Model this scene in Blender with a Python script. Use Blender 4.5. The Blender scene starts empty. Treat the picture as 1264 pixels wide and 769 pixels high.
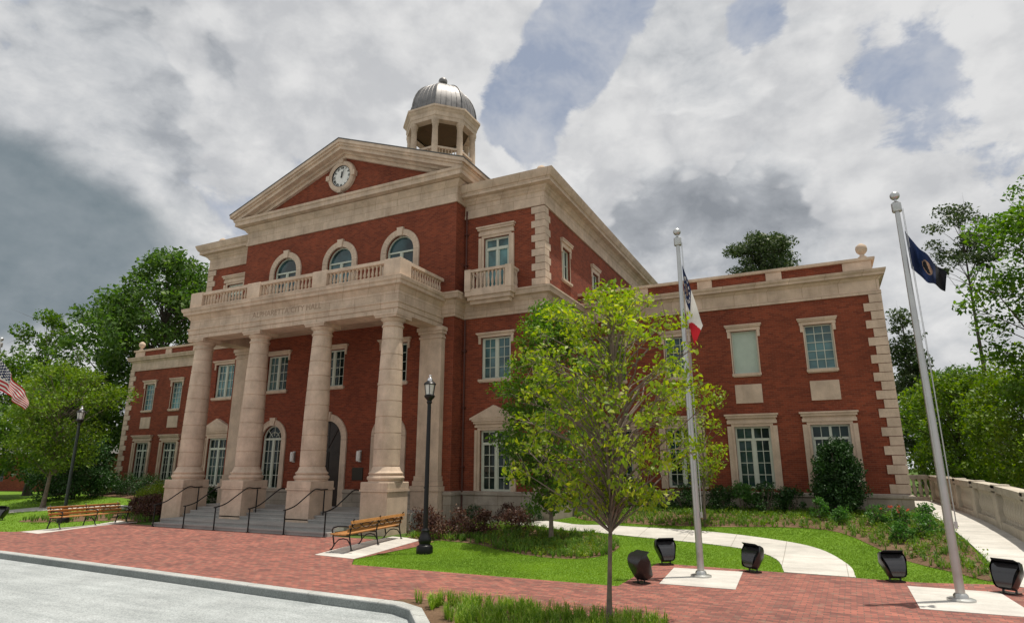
import bpy, bmesh, math, random
import numpy as np
from mathutils import Vector, Matrix
from mathutils.geometry import tessellate_polygon, delaunay_2d_cdt
sc = bpy.context.scene
COL = sc.collection
R = math.radians
PI = math.pi

# ------------------------------------------------------------------ helpers
class MB:
    """collects vertices, faces and face materials for ONE mesh"""
    def __init__(s): s.v = []; s.f = []; s.m = []
    def add(s, vs, fs, mi=0):
        o = len(s.v); s.v += [tuple(map(float, p)) for p in vs]
        for f in fs: s.f.append(tuple(i + o for i in f)); s.m.append(mi)
    def box(s, x0, x1, y0, y1, z0, z1, mi=0):
        s.add([(x0,y0,z0),(x1,y0,z0),(x1,y1,z0),(x0,y1,z0),(x0,y0,z1),(x1,y0,z1),(x1,y1,z1),(x0,y1,z1)],
              [(0,3,2,1),(4,5,6,7),(0,1,5,4),(1,2,6,5),(2,3,7,6),(3,0,4,7)], mi)
    def cbox(s, x0, x1, y0, y1, z0, z1, b=.02, mi=0):
        """box with chamfered vertical and top edges"""
        pts = [(x0+b,y0),(x1-b,y0),(x1,y0+b),(x1,y1-b),(x1-b,y1),(x0+b,y1),(x0,y1-b),(x0,y0+b)]
        ins = [(x0+2*b,y0+b),(x1-2*b,y0+b),(x1-b,y0+2*b),(x1-b,y1-2*b),(x1-2*b,y1-b),(x0+2*b,y1-b),(x0+b,y1-2*b),(x0+b,y0+2*b)]
        vs = [(p[0],p[1],z0) for p in pts]+[(p[0],p[1],z1-b) for p in pts]+[(p[0],p[1],z1) for p in ins]
        fs = [tuple(range(7,-1,-1)), tuple(range(16,24))]
        for k in range(8):
            n=(k+1)%8; fs += [(k,n,8+n,8+k),(8+k,8+n,16+n,16+k)]
        s.add(vs, fs, mi)
    def prism(s, pts, y0, y1, mi=0):
        """(x,z) polygon, counter clockwise seen from -y, extruded from y0 (front) to y1"""
        n = len(pts); vs = [(p[0],y0,p[1]) for p in pts]+[(p[0],y1,p[1]) for p in pts]
        tri = tessellate_polygon([[Vector((p[0],p[1],0)) for p in pts]])
        fs = []
        for t in tri:
            a,b,c = t
            ar = (pts[b][0]-pts[a][0])*(pts[c][1]-pts[a][1])-(pts[b][1]-pts[a][1])*(pts[c][0]-pts[a][0])
            if ar < 0: a,b,c = a,c,b
            fs += [(a,b,c),(n+a,n+c,n+b)]
        for k in range(n): q=(k+1)%n; fs.append((k,n+k,n+q,q))
        s.add(vs, fs, mi)
    def tube(s, pts, rad, seg=8, mi=0, cap=True):
        pts=[Vector(p) for p in pts]; n=len(pts)
        if not hasattr(rad,'__len__'): rad=[rad]*n
        vs=[]; fs=[]; up=None
        for i,p in enumerate(pts):
            d=(pts[min(i+1,n-1)]-pts[max(i-1,0)]).normalized()
            if up is None: up = Vector((1,0,0)) if abs(d.x)<.8 else Vector((0,1,0))
            a=(up-d*up.dot(d)).normalized(); up=a; b=d.cross(a)
            for k in range(seg):
                t=2*PI*k/seg; vs.append(p+(a*math.cos(t)+b*math.sin(t))*rad[i])
        for i in range(n-1):
            for k in range(seg):
                q=(k+1)%seg; fs.append((i*seg+k,i*seg+q,(i+1)*seg+q,(i+1)*seg+k))
        if cap: fs += [tuple(range(seg-1,-1,-1)), tuple((n-1)*seg+k for k in range(seg))]
        s.add(vs, fs, mi)
    def lathe(s, prof, seg=32, c=(0,0,0), rot=0., mi=0, cap=True):
        n=len(prof); vs=[]; fs=[]
        for r,z in prof:
            for k in range(seg):
                t=2*PI*k/seg+rot; vs.append((c[0]+r*math.cos(t),c[1]+r*math.sin(t),c[2]+z))
        for i in range(n-1):
            for k in range(seg):
                q=(k+1)%seg; fs.append((i*seg+k,i*seg+q,(i+1)*seg+q,(i+1)*seg+k))
        if cap: fs += [tuple(range(seg-1,-1,-1)), tuple((n-1)*seg+k for k in range(seg))]
        s.add(vs, fs, mi)
    def sweep(s, path, prof, mi=0, closed=False, cap=True):
        """profile (offset to the right of travel, z) swept along a plan path with mitred corners"""
        P=[Vector((p[0],p[1])) for p in path]; n=len(P); vs=[]; fs=[]; m=len(prof)
        def nrm(a,b): d=(b-a).normalized(); return Vector((d.y,-d.x))
        for i,p in enumerate(P):
            if closed: n0,n1=nrm(P[i-1],p),nrm(p,P[(i+1)%n])
            else:
                n0=nrm(P[i-1],p) if i>0 else None; n1=nrm(p,P[i+1]) if i<n-1 else None
                n0=n0 or n1; n1=n1 or n0
            b=(n0+n1)/(1+n0.dot(n1))
            for o,z in prof: vs.append((p.x+b.x*o,p.y+b.y*o,z))
        for i in range(n if closed else n-1):
            j=(i+1)%n
            for k in range(m-1): fs.append((i*m+k,j*m+k,j*m+k+1,i*m+k+1))
        if cap and not closed: fs += [tuple(range(m-1,-1,-1)), tuple((n-1)*m+k for k in range(m))]
        s.add(vs, fs, mi)
    def wall(s, outline, holes, depth, frame, mi=0, mr=None):
        """outline/holes in (u,z); frame(u,z,d) -> 3D point, d = depth into the wall"""
        loops=[outline]+holes; flat=[p for l in loops for p in l]
        tri=tessellate_polygon([[Vector((p[0],p[1],0)) for p in l] for l in loops])
        vs=[frame(p[0],p[1],0) for p in flat]; fs=[]
        for a,b,c in tri:
            ar=(flat[b][0]-flat[a][0])*(flat[c][1]-flat[a][1])-(flat[b][1]-flat[a][1])*(flat[c][0]-flat[a][0])
            if abs(ar)<1e-9: continue
            fs.append((a,b,c) if ar>0 else (a,c,b))
        s.add(vs, fs, mi)
        for h in holes:
            n=len(h); vs=[frame(p[0],p[1],0) for p in h]+[frame(p[0],p[1],depth) for p in h]
            s.add(vs, [(k,n+k,n+(k+1)%n,(k+1)%n) for k in range(n)], mi if mr is None else mr)
    def xform(s, M):
        s.v=[tuple(M@Vector(p)) for p in s.v]; return s

def mesh(name, mb, mats, smooth=None):
    me=bpy.data.meshes.new(name); me.from_pydata(mb.v,[],mb.f)
    mats = mats if isinstance(mats,(list,tuple)) else [mats]
    for m in mats: me.materials.append(m)
    if len(mats)>1: me.polygons.foreach_set('material_index', mb.m)
    me.update(); me.validate()
    bm=bmesh.new(); bm.from_mesh(me); bmesh.ops.recalc_face_normals(bm, faces=bm.faces[:]); bm.to_mesh(me); bm.free()
    if smooth is not None:
        me.polygons.foreach_set('use_smooth',[True]*len(me.polygons)); me.set_sharp_from_angle(angle=R(smooth))
    return me
def obj(name, mb, mats, parent=None, smooth=None, loc=None, rz=0, label=None):
    me = mb if isinstance(mb, bpy.types.Mesh) else mesh(name, mb, mats, smooth)
    o=bpy.data.objects.new(name, me); COL.objects.link(o)
    if parent: o.parent=parent
    if loc: o.location=loc
    o.rotation_euler.z=rz
    if label: o['label']=label
    return o
def tag(o, label, cat, group=None):
    o['label']=label; o['category']=cat
    if group: o['group']=group
    return o
def thing(name, label, cat, loc=(0,0,0), rz=0, group=None):
    o=bpy.data.objects.new(name,None); o.empty_display_size=.2; COL.objects.link(o)
    o.location=loc; o.rotation_euler.z=rz
    return tag(o,label,cat,group)
def struct(name, mb, mats, kind='structure', smooth=None):
    o=obj(name,mb,mats,None,smooth); o['kind']=kind; return o
def copy_tree(o, parent=None):
    c=o.copy(); COL.objects.link(c); c.parent=parent
    for ch in list(o.children): copy_tree(ch,c)
    return c

# ------------------------------------------------------------------ materials
def mat(name):
    m=bpy.data.materials.new(name); m.use_nodes=True; nt=m.node_tree; nt.nodes.clear()
    out=nt.nodes.new('ShaderNodeOutputMaterial'); b=nt.nodes.new('ShaderNodeBsdfPrincipled')
    nt.links.new(b.outputs[0],out.inputs[0]); return m,nt,b
def N(nt,t,**k):
    n=nt.nodes.new(t)
    for a,v in k.items(): setattr(n,a,v)
    return n
def L(nt,a,b): nt.links.new(a,b)
def coords(nt, scale=(1,1,1), rot=(0,0,0)):
    tc=N(nt,'ShaderNodeTexCoord'); mp=N(nt,'ShaderNodeMapping'); L(nt,tc.outputs['Object'],mp.inputs[0])
    mp.inputs['Scale'].default_value=scale; mp.inputs['Rotation'].default_value=rot; return mp.outputs[0]
def noise(nt,vec,scale,detail=4,rough=.6):
    n=N(nt,'ShaderNodeTexNoise'); n.inputs['Scale'].default_value=scale; n.inputs['Detail'].default_value=detail
    n.inputs['Roughness'].default_value=rough
    if vec: L(nt,vec,n.inputs['Vector'])
    return n.outputs['Fac']
def ramp(nt,fac,stops):
    r=N(nt,'ShaderNodeValToRGB'); L(nt,fac,r.inputs[0]); e=r.color_ramp.elements
    while len(e)<len(stops): e.new(.5)
    for i,(p,c) in enumerate(stops):
        e[i].position=p; e[i].color=(c,c,c,1) if not hasattr(c,'__len__') else (*c[:3],1)
    return r.outputs[0]
def mix(nt,a,b,fac,mode='MIX'):
    m=N(nt,'ShaderNodeMix',data_type='RGBA',blend_type=mode); m.clamp_factor=True
    for s,v in ((0,fac),(6,a),(7,b)):
        if hasattr(v,'links'): L(nt,v,m.inputs[s])
        elif s==0: m.inputs[0].default_value=v
        else: m.inputs[s].default_value=(*v[:3],1)
    return m.outputs[2]
def bump(nt,b,h,strength=.3,dist=.02):
    n=N(nt,'ShaderNodeBump'); n.inputs['Strength'].default_value=strength; n.inputs['Distance'].default_value=dist
    L(nt,h,n.inputs['Height']); L(nt,n.outputs[0],b.inputs['Normal'])
def math_(nt,op,a,b=None,c=None):
    m=N(nt,'ShaderNodeMath',operation=op)
    for i,v in enumerate((a,b,c)):
        if v is None: continue
        if hasattr(v,'links'): L(nt,v,m.inputs[i])
        else: m.inputs[i].default_value=v
    return m.outputs[0]

def brick_mat(name, side):
    m,nt,b=mat(name); tc=N(nt,'ShaderNodeTexCoord'); sp=N(nt,'ShaderNodeSeparateXYZ'); L(nt,tc.outputs['Object'],sp.inputs[0])
    cb=N(nt,'ShaderNodeCombineXYZ'); L(nt,sp.outputs[1 if side else 0],cb.inputs[0]); L(nt,sp.outputs[2],cb.inputs[1])
    br=N(nt,'ShaderNodeTexBrick'); L(nt,cb.outputs[0],br.inputs['Vector'])
    for k,v in (('Scale',1),('Mortar Size',.005),('Mortar Smooth',.2),('Bias',-.1),('Brick Width',.215),('Row Height',.076)): br.inputs[k].default_value=v
    br.inputs['Color1'].default_value=(.245,.058,.028,1); br.inputs['Color2'].default_value=(.140,.034,.019,1)
    br.inputs['Mortar'].default_value=(.23,.11,.07,1)
    n=noise(nt,tc.outputs['Object'],.55,6,.65); c=mix(nt,br.outputs['Color'],ramp(nt,n,[(.3,(.74,.70,.70)),(.7,(1.2,1.16,1.12))]),.8,'MULTIPLY')
    mp=N(nt,'ShaderNodeMapping'); L(nt,tc.outputs['Object'],mp.inputs[0]); mp.inputs['Scale'].default_value=(.22,.22,9)
    n2=noise(nt,mp.outputs[0],1.6,3,.7); c=mix(nt,c,ramp(nt,n2,[(.3,(.90,.89,.89)),(.7,(1.08,1.08,1.08))]),.8,'MULTIPLY')
    L(nt,c,b.inputs['Base Color']); b.inputs['Roughness'].default_value=.9; b.inputs['Specular IOR Level'].default_value=.25
    bump(nt,b,br.outputs['Fac'],-.4,.01); return m
def stone_mat(name, col, joints=None, dirt=.5):
    m,nt,b=mat(name); tc=N(nt,'ShaderNodeTexCoord'); o=tc.outputs['Object']
    n=noise(nt,o,1.3,8,.65); c=mix(nt,[x*.72 for x in col],[min(1,x*1.18) for x in col],ramp(nt,n,[(.3,0),(.7,1)]))
    mp=N(nt,'ShaderNodeMapping'); L(nt,o,mp.inputs[0]); mp.inputs['Scale'].default_value=(2.2,2.2,.25)
    n2=noise(nt,mp.outputs[0],1.5,6,.7); c=mix(nt,c,[x*f for x,f in zip(col,(.62,.56,.5))],math_(nt,'MULTIPLY',ramp(nt,n2,[(.5,0),(.75,1)]),dirt))
    n3=noise(nt,o,28,3,.7)
    c=mix(nt,c,ramp(nt,n3,[(.3,(.88,.88,.88)),(.7,(1.08,1.08,1.08))]),.8,'MULTIPLY')
    if joints:
        sp=N(nt,'ShaderNodeSeparateXYZ'); L(nt,o,sp.inputs[0]); cb=N(nt,'ShaderNodeCombineXYZ')
        L(nt,math_(nt,'ADD',sp.outputs[0],sp.outputs[1]),cb.inputs[0]); L(nt,sp.outputs[2],cb.inputs[1])
        br=N(nt,'ShaderNodeTexBrick'); L(nt,cb.outputs[0],br.inputs['Vector'])
        for k,v in (('Scale',1),('Mortar Size',.012),('Mortar Smooth',.3),('Brick Width',joints[0]),('Row Height',joints[1])): br.inputs[k].default_value=v
        br.inputs['Color1'].default_value=(1,1,1,1); br.inputs['Color2'].default_value=(.86,.85,.83,1); br.inputs['Mortar'].default_value=(.62,.58,.54,1)
        c=mix(nt,c,br.outputs['Color'],.9,'MULTIPLY')
    L(nt,c,b.inputs['Base Color']); b.inputs['Roughness'].default_value=.85; b.inputs['Specular IOR Level'].default_value=.3
    bump(nt,b,n3,.15,.01); return m
def plain(name, col, rough=.5, metal=0., spec=.5, var=.15, scale=6):
    m,nt,b=mat(name); o=coords(nt); n=noise(nt,o,scale,5,.6)
    c=mix(nt,[x*(1-var) for x in col],[min(1,x*(1+var)) for x in col],ramp(nt,n,[(.3,0),(.7,1)]))
    L(nt,c,b.inputs['Base Color']); b.inputs['Metallic'].default_value=metal; b.inputs['Specular IOR Level'].default_value=spec
    L(nt,ramp(nt,n,[(.3,max(.03,rough*.8)),(.7,min(1,rough*1.2))]),b.inputs['Roughness']); return m
def leaf_mat(name, c0, c1, c2, trans=.4, nscale=1.1):
    m=bpy.data.materials.new(name); m.use_nodes=True; nt=m.node_tree; nt.nodes.clear()
    out=N(nt,'ShaderNodeOutputMaterial'); g=N(nt,'ShaderNodeNewGeometry')
    c=ramp(nt,g.outputs['Random Per Island'],[(0,c0),(.5,c1),(1,c2)])
    tcn=N(nt,'ShaderNodeTexCoord'); c=mix(nt,c,ramp(nt,noise(nt,tcn.outputs['Object'],nscale,3,.6),[(.32,(.68,.72,.70)),(.68,(1.25,1.2,1.1))]),1,'MULTIPLY')
    b=N(nt,'ShaderNodeBsdfPrincipled'); b.inputs['Roughness'].default_value=.5; b.inputs['Specular IOR Level'].default_value=.35
    t=N(nt,'ShaderNodeBsdfTranslucent'); L(nt,c,b.inputs['Base Color'])
    hs=N(nt,'ShaderNodeHueSaturation'); hs.inputs['Saturation'].default_value=1.15; hs.inputs['Value'].default_value=1.25; L(nt,c,hs.inputs['Color']); L(nt,hs.outputs[0],t.inputs[0])
    x=N(nt,'ShaderNodeMixShader'); x.inputs[0].default_value=trans; L(nt,b.outputs[0],x.inputs[1]); L(nt,t.outputs[0],x.inputs[2]); L(nt,x.outputs[0],out.inputs[0])
    return m

M={}
M['brick']=brick_mat('red brick front',False); M['brick_side']=brick_mat('red brick side',True)
LS=(.60,.468,.358)
M['stone']=stone_mat('limestone',LS,None); M['stone_j']=stone_mat('jointed limestone',LS,(1.35,.62)); M['base']=stone_mat('grey limestone base',(.40,.35,.29),(1.1,.5))
M['roof']=plain('dark roof',(.10,.095,.09),.8); M['lead']=plain('lead dome',(.17,.165,.165),.5,.5,.5,.3,2.5)
M['frame']=plain('pale window paint',(.52,.55,.46),.5,var=.06); M['blind']=plain('pale blind',(.42,.50,.42),.6,var=.1,scale=2)
M['door']=plain('dark door wood',(.022,.014,.010),.35,var=.3); M['black']=plain('black iron',(.006,.006,.007),.4,.0,.35,.2)
M['pipe']=plain('bronze downpipe',(.085,.028,.02),.6); M['white']=plain('white enamel',(.75,.74,.70),.4,var=.03)
M['engrave']=plain('engraved letter',(.30,.215,.15),.9,var=.2)
M['dimplaque']=plain('dark bronze plaque',(.035,.03,.022),.45,.6,.5,.3,20)
def glass_mat(name, base, refl):
    m,nt,b=mat(name); tc=N(nt,'ShaderNodeTexCoord'); oi=N(nt,'ShaderNodeObjectInfo')
    v=N(nt,'ShaderNodeVectorMath',operation='ADD'); L(nt,tc.outputs['Object'],v.inputs[0]); L(nt,oi.outputs['Location'],v.inputs[1])
    n=noise(nt,v.outputs[0],.9,3,.5); c=ramp(nt,n,[(.38,[x*.4 for x in base]),(.5,base),(.64,[x*1.7 for x in base])])
    c=mix(nt,c,ramp(nt,oi.outputs['Random'],[(0,(.45,.5,.5)),(.5,(1,1,1)),(1,(2.2,2.1,1.9))]),1,'MULTIPLY'); L(nt,c,b.inputs['Base Color']); b.inputs['Roughness'].default_value=.03; b.inputs['Specular IOR Level'].default_value=refl; b.inputs['IOR'].default_value=1.5  # base colour varies within and between panes to suggest reflections and interiors
    n2=noise(nt,v.outputs[0],1.7,1,.4); bump(nt,b,n2,.06,.05); return m
M['glass']=glass_mat('window glass',(.010,.026,.024),.30); M['glass_hi']=glass_mat('upper window glass',(.045,.10,.11),.5)
def wood_mat(name,col):
    m,nt,b=mat(name); o=coords(nt,(14,1.2,14)); n=noise(nt,o,3,5,.7); oi=N(nt,'ShaderNodeNewGeometry')
    c=mix(nt,[x*.55 for x in col],[x*1.2 for x in col],ramp(nt,n,[(.3,0),(.7,1)])); c=mix(nt,c,ramp(nt,oi.outputs['Random Per Island'],[(0,(.75,.75,.75)),(1,(1.15,1.15,1.15))]),1,'MULTIPLY')
    L(nt,c,b.inputs['Base Color']); b.inputs['Roughness'].default_value=.45; return m
M['wood']=wood_mat('oiled hardwood slats',(.50,.235,.075))
M['alu']=plain('brushed aluminium',(.50,.51,.50),.38,.85,.5,.1,3)
M['bark']=plain('grey bark',(.16,.125,.095),.9,var=.4,scale=9); M['bark_dark']=plain('dark bark',(.07,.055,.042),.9,var=.4,scale=5)
# ------------------------------------------------------------------ terrain
def ss(a,b,x):
    t=min(1,max(0,(x-a)/(b-a))); return t*t*(3-2*t)
def g(x,y):
    ax=abs(x); w=.82+4.14*ss(10.5,12.5,ax); Hh=.45+.4*ss(10,14,ax)
    z=Hh*ss(-5.5,w,y)*ss(6.9,8.6,ax)
    z=max(z,.12*ss(-9,-4.8,y)*(1-ss(7.0,9,ax)))
    if x>22.2:
        zp=.95*(1-math.exp(-(y+5.7)/5)) if y>-5.7 else 0
        k=ss(22.2,24,x); z=z*(1-k)+zp*k
    if x<-24: z*=1-ss(24,34,-x)
    if x>26.2: z*=1-.8*ss(26.2,34,x)
    return z
KERB=[(-260,-10.4),(-30,-11.2),(-2,-11.55),(5,-11.85),(10,-12.1),(13.2,-12.2),(13.75,-12.45),(14.45,-13.25),(17.2,-16.4),(18.2,-16.9),(30,-17),(260,-17)]
def kerb_y(x):
    for a,b in zip(KERB,KERB[1:]):
        if a[0]<=x<=b[0]: return a[1]+(b[1]-a[1])*(x-a[0])/(b[0]-a[0])
    return -17
def inside(poly,x,y):
    c=False; j=len(poly)-1
    for i in range(len(poly)):
        (xi,yi),(xj,yj)=poly[i],poly[j]
        if (yi>y)!=(yj>y) and x<(xj-xi)*(y-yi)/(yj-yi)+xi: c=not c
        j=i
    return c
def smoothpoly(pts, n=6):
    """closed Catmull-Rom"""
    out=[]; m=len(pts)
    for i in range(m):
        p0,p1,p2,p3=[Vector(pts[(i+k-1)%m]) for k in range(4)]
        for q in range(n):
            t=q/n; out.append(tuple(.5*((2*p1)+(p2-p0)*t+(2*p0-5*p1+4*p2-p3)*t*t+(3*p1-p0-3*p2+p3)*t**3)))
    return out
def curve(pts,n=8):
    out=[]; P=[Vector(p) for p in pts]; P=[2*P[0]-P[1]]+P+[2*P[-1]-P[-2]]
    for i in range(1,len(P)-2):
        p0,p1,p2,p3=P[i-1:i+3]
        for q in range(n):
            t=q/n; out.append(tuple(.5*((2*p1)+(p2-p0)*t+(2*p0-5*p1+4*p2-p3)*t*t+(3*p1-p0-3*p2+p3)*t**3)))
    out.append(tuple(P[-2])); return out
def sheet(name, poly, off, m, kind='structure', step=.5, zf=None, thick=0):
    """a paving/lawn sheet that follows the terrain, off metres above it"""
    pts=[]
    for i,(x,y) in enumerate(poly):
        x2,y2=poly[(i+1)%len(poly)]; d=math.hypot(x2-x,y2-y); k=max(1,int(d/step)) if d<80 else max(1,int(d/4))
        for q in range(k): pts.append((x+(x2-x)*q/k,y+(y2-y)*q/k))
    nb=len(pts); xs=[p[0] for p in poly]; ys=[p[1] for p in poly]
    x=max(min(xs),-40)+.13
    while x<min(max(xs),40):
        y=max(min(ys),-25)+.17
        while y<min(max(ys),30):
            if inside(poly,x,y): pts.append((x,y))
            y+=step
        x+=step
    v,e,f,*_=delaunay_2d_cdt([Vector(p) for p in pts],[(i,(i+1)%nb) for i in range(nb)],[],1,1e-4)
    zf=zf or g
    mb=MB(); mb.add([(p.x,p.y,zf(p.x,p.y)+off) for p in v],[tuple(t) for t in f])
    if thick:
        n0=len(mb.v); b=[(p[0],p[1],zf(*p)+off) for p in pts[:nb]]
        mb.add(b+[(p[0],p[1],p[2]-thick) for p in b],[(k,nb+k,nb+(k+1)%nb,(k+1)%nb) for k in range(nb)])
    return struct(name,mb,m,kind)

def paving_mat():
    m,nt,b=mat('brick paving'); o=coords(nt,(1,1,1),(0,0,R(2)))
    br=N(nt,'ShaderNodeTexBrick'); L(nt,o,br.inputs['Vector'])
    for k,v in (('Scale',1),('Mortar Size',.008),('Mortar Smooth',.1),('Bias',.0),('Brick Width',.21),('Row Height',.105)): br.inputs[k].default_value=v
    br.inputs['Color1'].default_value=(.355,.120,.088,1); br.inputs['Color2'].default_value=(.17,.058,.050,1); br.inputs['Mortar'].default_value=(.11,.075,.06,1)
    n=noise(nt,o,.9,5,.7); n2=noise(nt,o,5,2,.5)
    c=mix(nt,br.outputs['Color'],ramp(nt,n,[(.32,(.72,.74,.74)),(.7,(1.2,1.16,1.1))]),1,'MULTIPLY')
    c=mix(nt,c,(.23,.165,.12),math_(nt,'MULTIPLY',ramp(nt,n2,[(.55,0),(.72,1)]),.5))
    L(nt,c,b.inputs['Base Color']); b.inputs['Roughness'].default_value=.85; bump(nt,b,br.outputs['Fac'],-.5,.01); return m
def concrete_mat(name,col,cell=None,spk=.25):
    m,nt,b=mat(name); o=coords(nt); n=noise(nt,o,.8,7,.7); n2=noise(nt,o,34,3,.75)
    c=mix(nt,[x*.8 for x in col],[x*1.1 for x in col],ramp(nt,n,[(.3,0),(.7,1)]))
    c=mix(nt,c,ramp(nt,n2,[(.3,(1-spk,)*3),(.7,(1+spk,)*3)]),1,'MULTIPLY')
    n4=noise(nt,coords(nt,(.35,2.4,1)),1.3,6,.65); c=mix(nt,c,ramp(nt,n4,[(.35,(.86,.87,.87)),(.6,(1.05,1.05,1.05))]),1,'MULTIPLY')
    if cell:
        br=N(nt,'ShaderNodeTexBrick'); L(nt,o,br.inputs['Vector']); br.offset=0
        for k,v in (('Scale',1),('Mortar Size',.012),('Brick Width',cell),('Row Height',cell)): br.inputs[k].default_value=v
        for k in ('Color1','Color2'): br.inputs[k].default_value=(1,1,1,1)
        br.inputs['Mortar'].default_value=(.55,.53,.5,1); c=mix(nt,c,br.outputs['Color'],.8,'MULTIPLY')
    L(nt,c,b.inputs['Base Color']); b.inputs['Roughness'].default_value=.9; b.inputs['Specular IOR Level'].default_value=.2
    bump(nt,b,n2,.25,.01); return m
def ground_mat(name,c0,c1,scale=1.2):
    m,nt,b=mat(name); o=coords(nt); n=noise(nt,o,scale,8,.7); n2=noise(nt,o,22,4,.8)
    c=mix(nt,c0,c1,ramp(nt,n,[(.3,0),(.7,1)])); c=mix(nt,c,ramp(nt,n2,[(.25,(.55,.55,.55)),(.75,(1.35,1.35,1.35))]),1,'MULTIPLY')
    L(nt,c,b.inputs['Base Color']); b.inputs['Roughness'].default_value=1; b.inputs['Specular IOR Level'].default_value=.1; bump(nt,b,n2,.6,.03); return m
M['paving']=paving_mat(); M['path']=concrete_mat('pale path concrete',(.56,.535,.49),1.5,.08); M['pad']=concrete_mat('pale pad concrete',(.56,.535,.495),None,.08)
M['road']=concrete_mat('pale aggregate road',(.36,.385,.388),None,.4); M['kerb_m']=concrete_mat('kerb concrete',(.42,.43,.415),1.83,.2)
M['lawn_m']=ground_mat('lawn turf',(.10,.19,.02),(.15,.26,.03)); M['soil']=ground_mat('mulch soil',(.12,.075,.045),(.20,.13,.085)); M['wild']=ground_mat('rough grass',(.05,.10,.02),(.10,.15,.035),.25)

def ground_z(x,y):
    ky=kerb_y(x); z=g(x,y)
    return z if y>ky+.3 else -.28
def build_ground():
    def axis(lo,hi,f0,f1,step):
        a=[]; x=f0
        while x<f1: a.append(x); x+=step
        a.append(f1); d=step; x=f0; pre=[]
        while x>lo: d*=1.5; x-=d; pre.append(max(x,lo))
        post=[]; d=step; x=f1
        while x<hi: d*=1.5; x+=d; post.append(min(x,hi))
        return pre[::-1]+a+post
    xs=axis(-900,900,-40,40,.5); ys=axis(-500,1200,-20,20,.5)
    mb=MB(); nx=len(xs)
    mb.add([(x,y,ground_z(x,y)-.03) for y in ys for x in xs],[(j*nx+i,j*nx+i+1,(j+1)*nx+i+1,(j+1)*nx+i) for j in range(len(ys)-1) for i in range(nx-1)])
    struct('ground',mb,M['wild'])
build_ground()
kp=[p for p in KERB]
# road: a sheet from the kerb face towards and past the viewer
mb=MB(); rp=[(x,y) for x,y in kp]
mb.add([(x,y+.02,-.165) for x,y in rp]+[(x,-90,-.165) for x,y in rp],[(i,len(rp)+i,len(rp)+i+1,i+1) for i in range(len(rp)-1)]); struct('road',mb,M['road'])
# kerb: a real step, pale top and a battered face
mb=MB(); kd=[]
for a,b in zip(kp,kp[1:]):
    n=1 if a[0]<-40 or b[0]>40 else max(1,int(math.hypot(b[0]-a[0],b[1]-a[1])/1.5))
    kd+=[(a[0]+(b[0]-a[0])*q/n,a[1]+(b[1]-a[1])*q/n) for q in range(n)]
kd.append(kp[-1])
mb.sweep(kd,[(-.18,-.3),(-.18,.012),(.02,.012),(.045,.0),(.05,-.02)],cap=False); nf=len(mb.f); mb.sweep(kd,[(.05,-.02),(.055,-.25)],1,cap=False); M['kerb_face']=concrete_mat('stained shaded kerb face',(.23,.25,.24),None,.3); struct('kerb',mb,[M['kerb_m'],M['kerb_face']])  # face colour is darkened for its grime and for its shade together
# brick plaza
plaza=[(-60,-8.6),(-9.3,-8.25),(-8.62,-7.98),(-8.62,-3.9),(-7.0,-3.9),(-7.0,-4.6),(7.0,-4.6),(7.0,-3.9),(8.62,-3.9),(8.62,-7.98),(9.2,-8.75),(16.45,-8.6),(16.45,-4.95),(24.05,-5.3),(25.45,-5.9),(60,-6.2),(60,-16.86),(18.35,-16.75),(18.45,-11.5),(13.8,-11.58),(13.12,-11.76),(12.95,-11.98)]+[(x+.02,y+.17) for x,y in reversed(KERB) if -61<x<12.9]+[(-60,kerb_y(-60)+.17)]
sheet('plaza',plaza,.004,M['paving'])
# lawns between plaza and building
sheet('lawn',[(8.66,-8.0),(9.2,-8.7),(16.43,-8.56),(16.43,-4.9),(24.0,-5.26),(24.0,4.9),(12.2,4.9),(11,.75),(7.1,.75),(7.1,-3.85),(8.66,-3.85)],-.008,M['lawn_m'])
sheet('lawn',[(-60,-8.55),(-9.3,-8.2),(-8.66,-7.94),(-8.66,-3.85),(-7.1,-3.85),(-7.1,.75),(-11,.75),(-12.2,4.9),(-24,4.9),(-30,12),(-60,20)],-.008,M['lawn_m'])
# curved pale path on the right and its mirror on the left
lo=[(6.8,-.9),(8.5,-.55),(10.2,-.6),(12.2,-.75),(14.2,-1.3),(15.9,-1.65),(17.5,-2.0),(18.7,-2.55),(19.35,-3.5),(19.6,-5.05)]
up=[(21.15,-5.12),(21.05,-3.6),(20.4,-1.9),(19.2,-.98),(16.9,-.2),(13.9,.05),(11.2,.55),(9.2,.6),(6.8,.6)]
pathp=curve(lo,6)+curve(up,6)
sheet('path',pathp,.012,M['path'],step=.4,thick=.05)
sheet('path',[(-x,y) for x,y in reversed(pathp)],.012,M['path'],step=.4,thick=.05)
# sloping path beside the balustrade
rpth=[(24.02,-5.28),(25.3,-5.85),(25.3,18),(24.05,18)]
sheet('path',rpth,.016,M['path'],step=.4,thick=.05)
mb=MB(); seg=[(25.3,y) for y in np.arange(-5.4,1.0,.4)]
mb.add([(x+dx,y,g(x,y)+dz) for x,y in seg for dx,dz in ((0,-.1),(0,.13),(.16,.13),(.16,-.1))],[(4*i+k,4*i+4+k,4*i+5+k,4*i+1+k) for i in range(len(seg)-1) for k in range(3)]+[(0,1,2,3)]); struct('path_edging',mb,M['kerb_m'])
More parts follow.
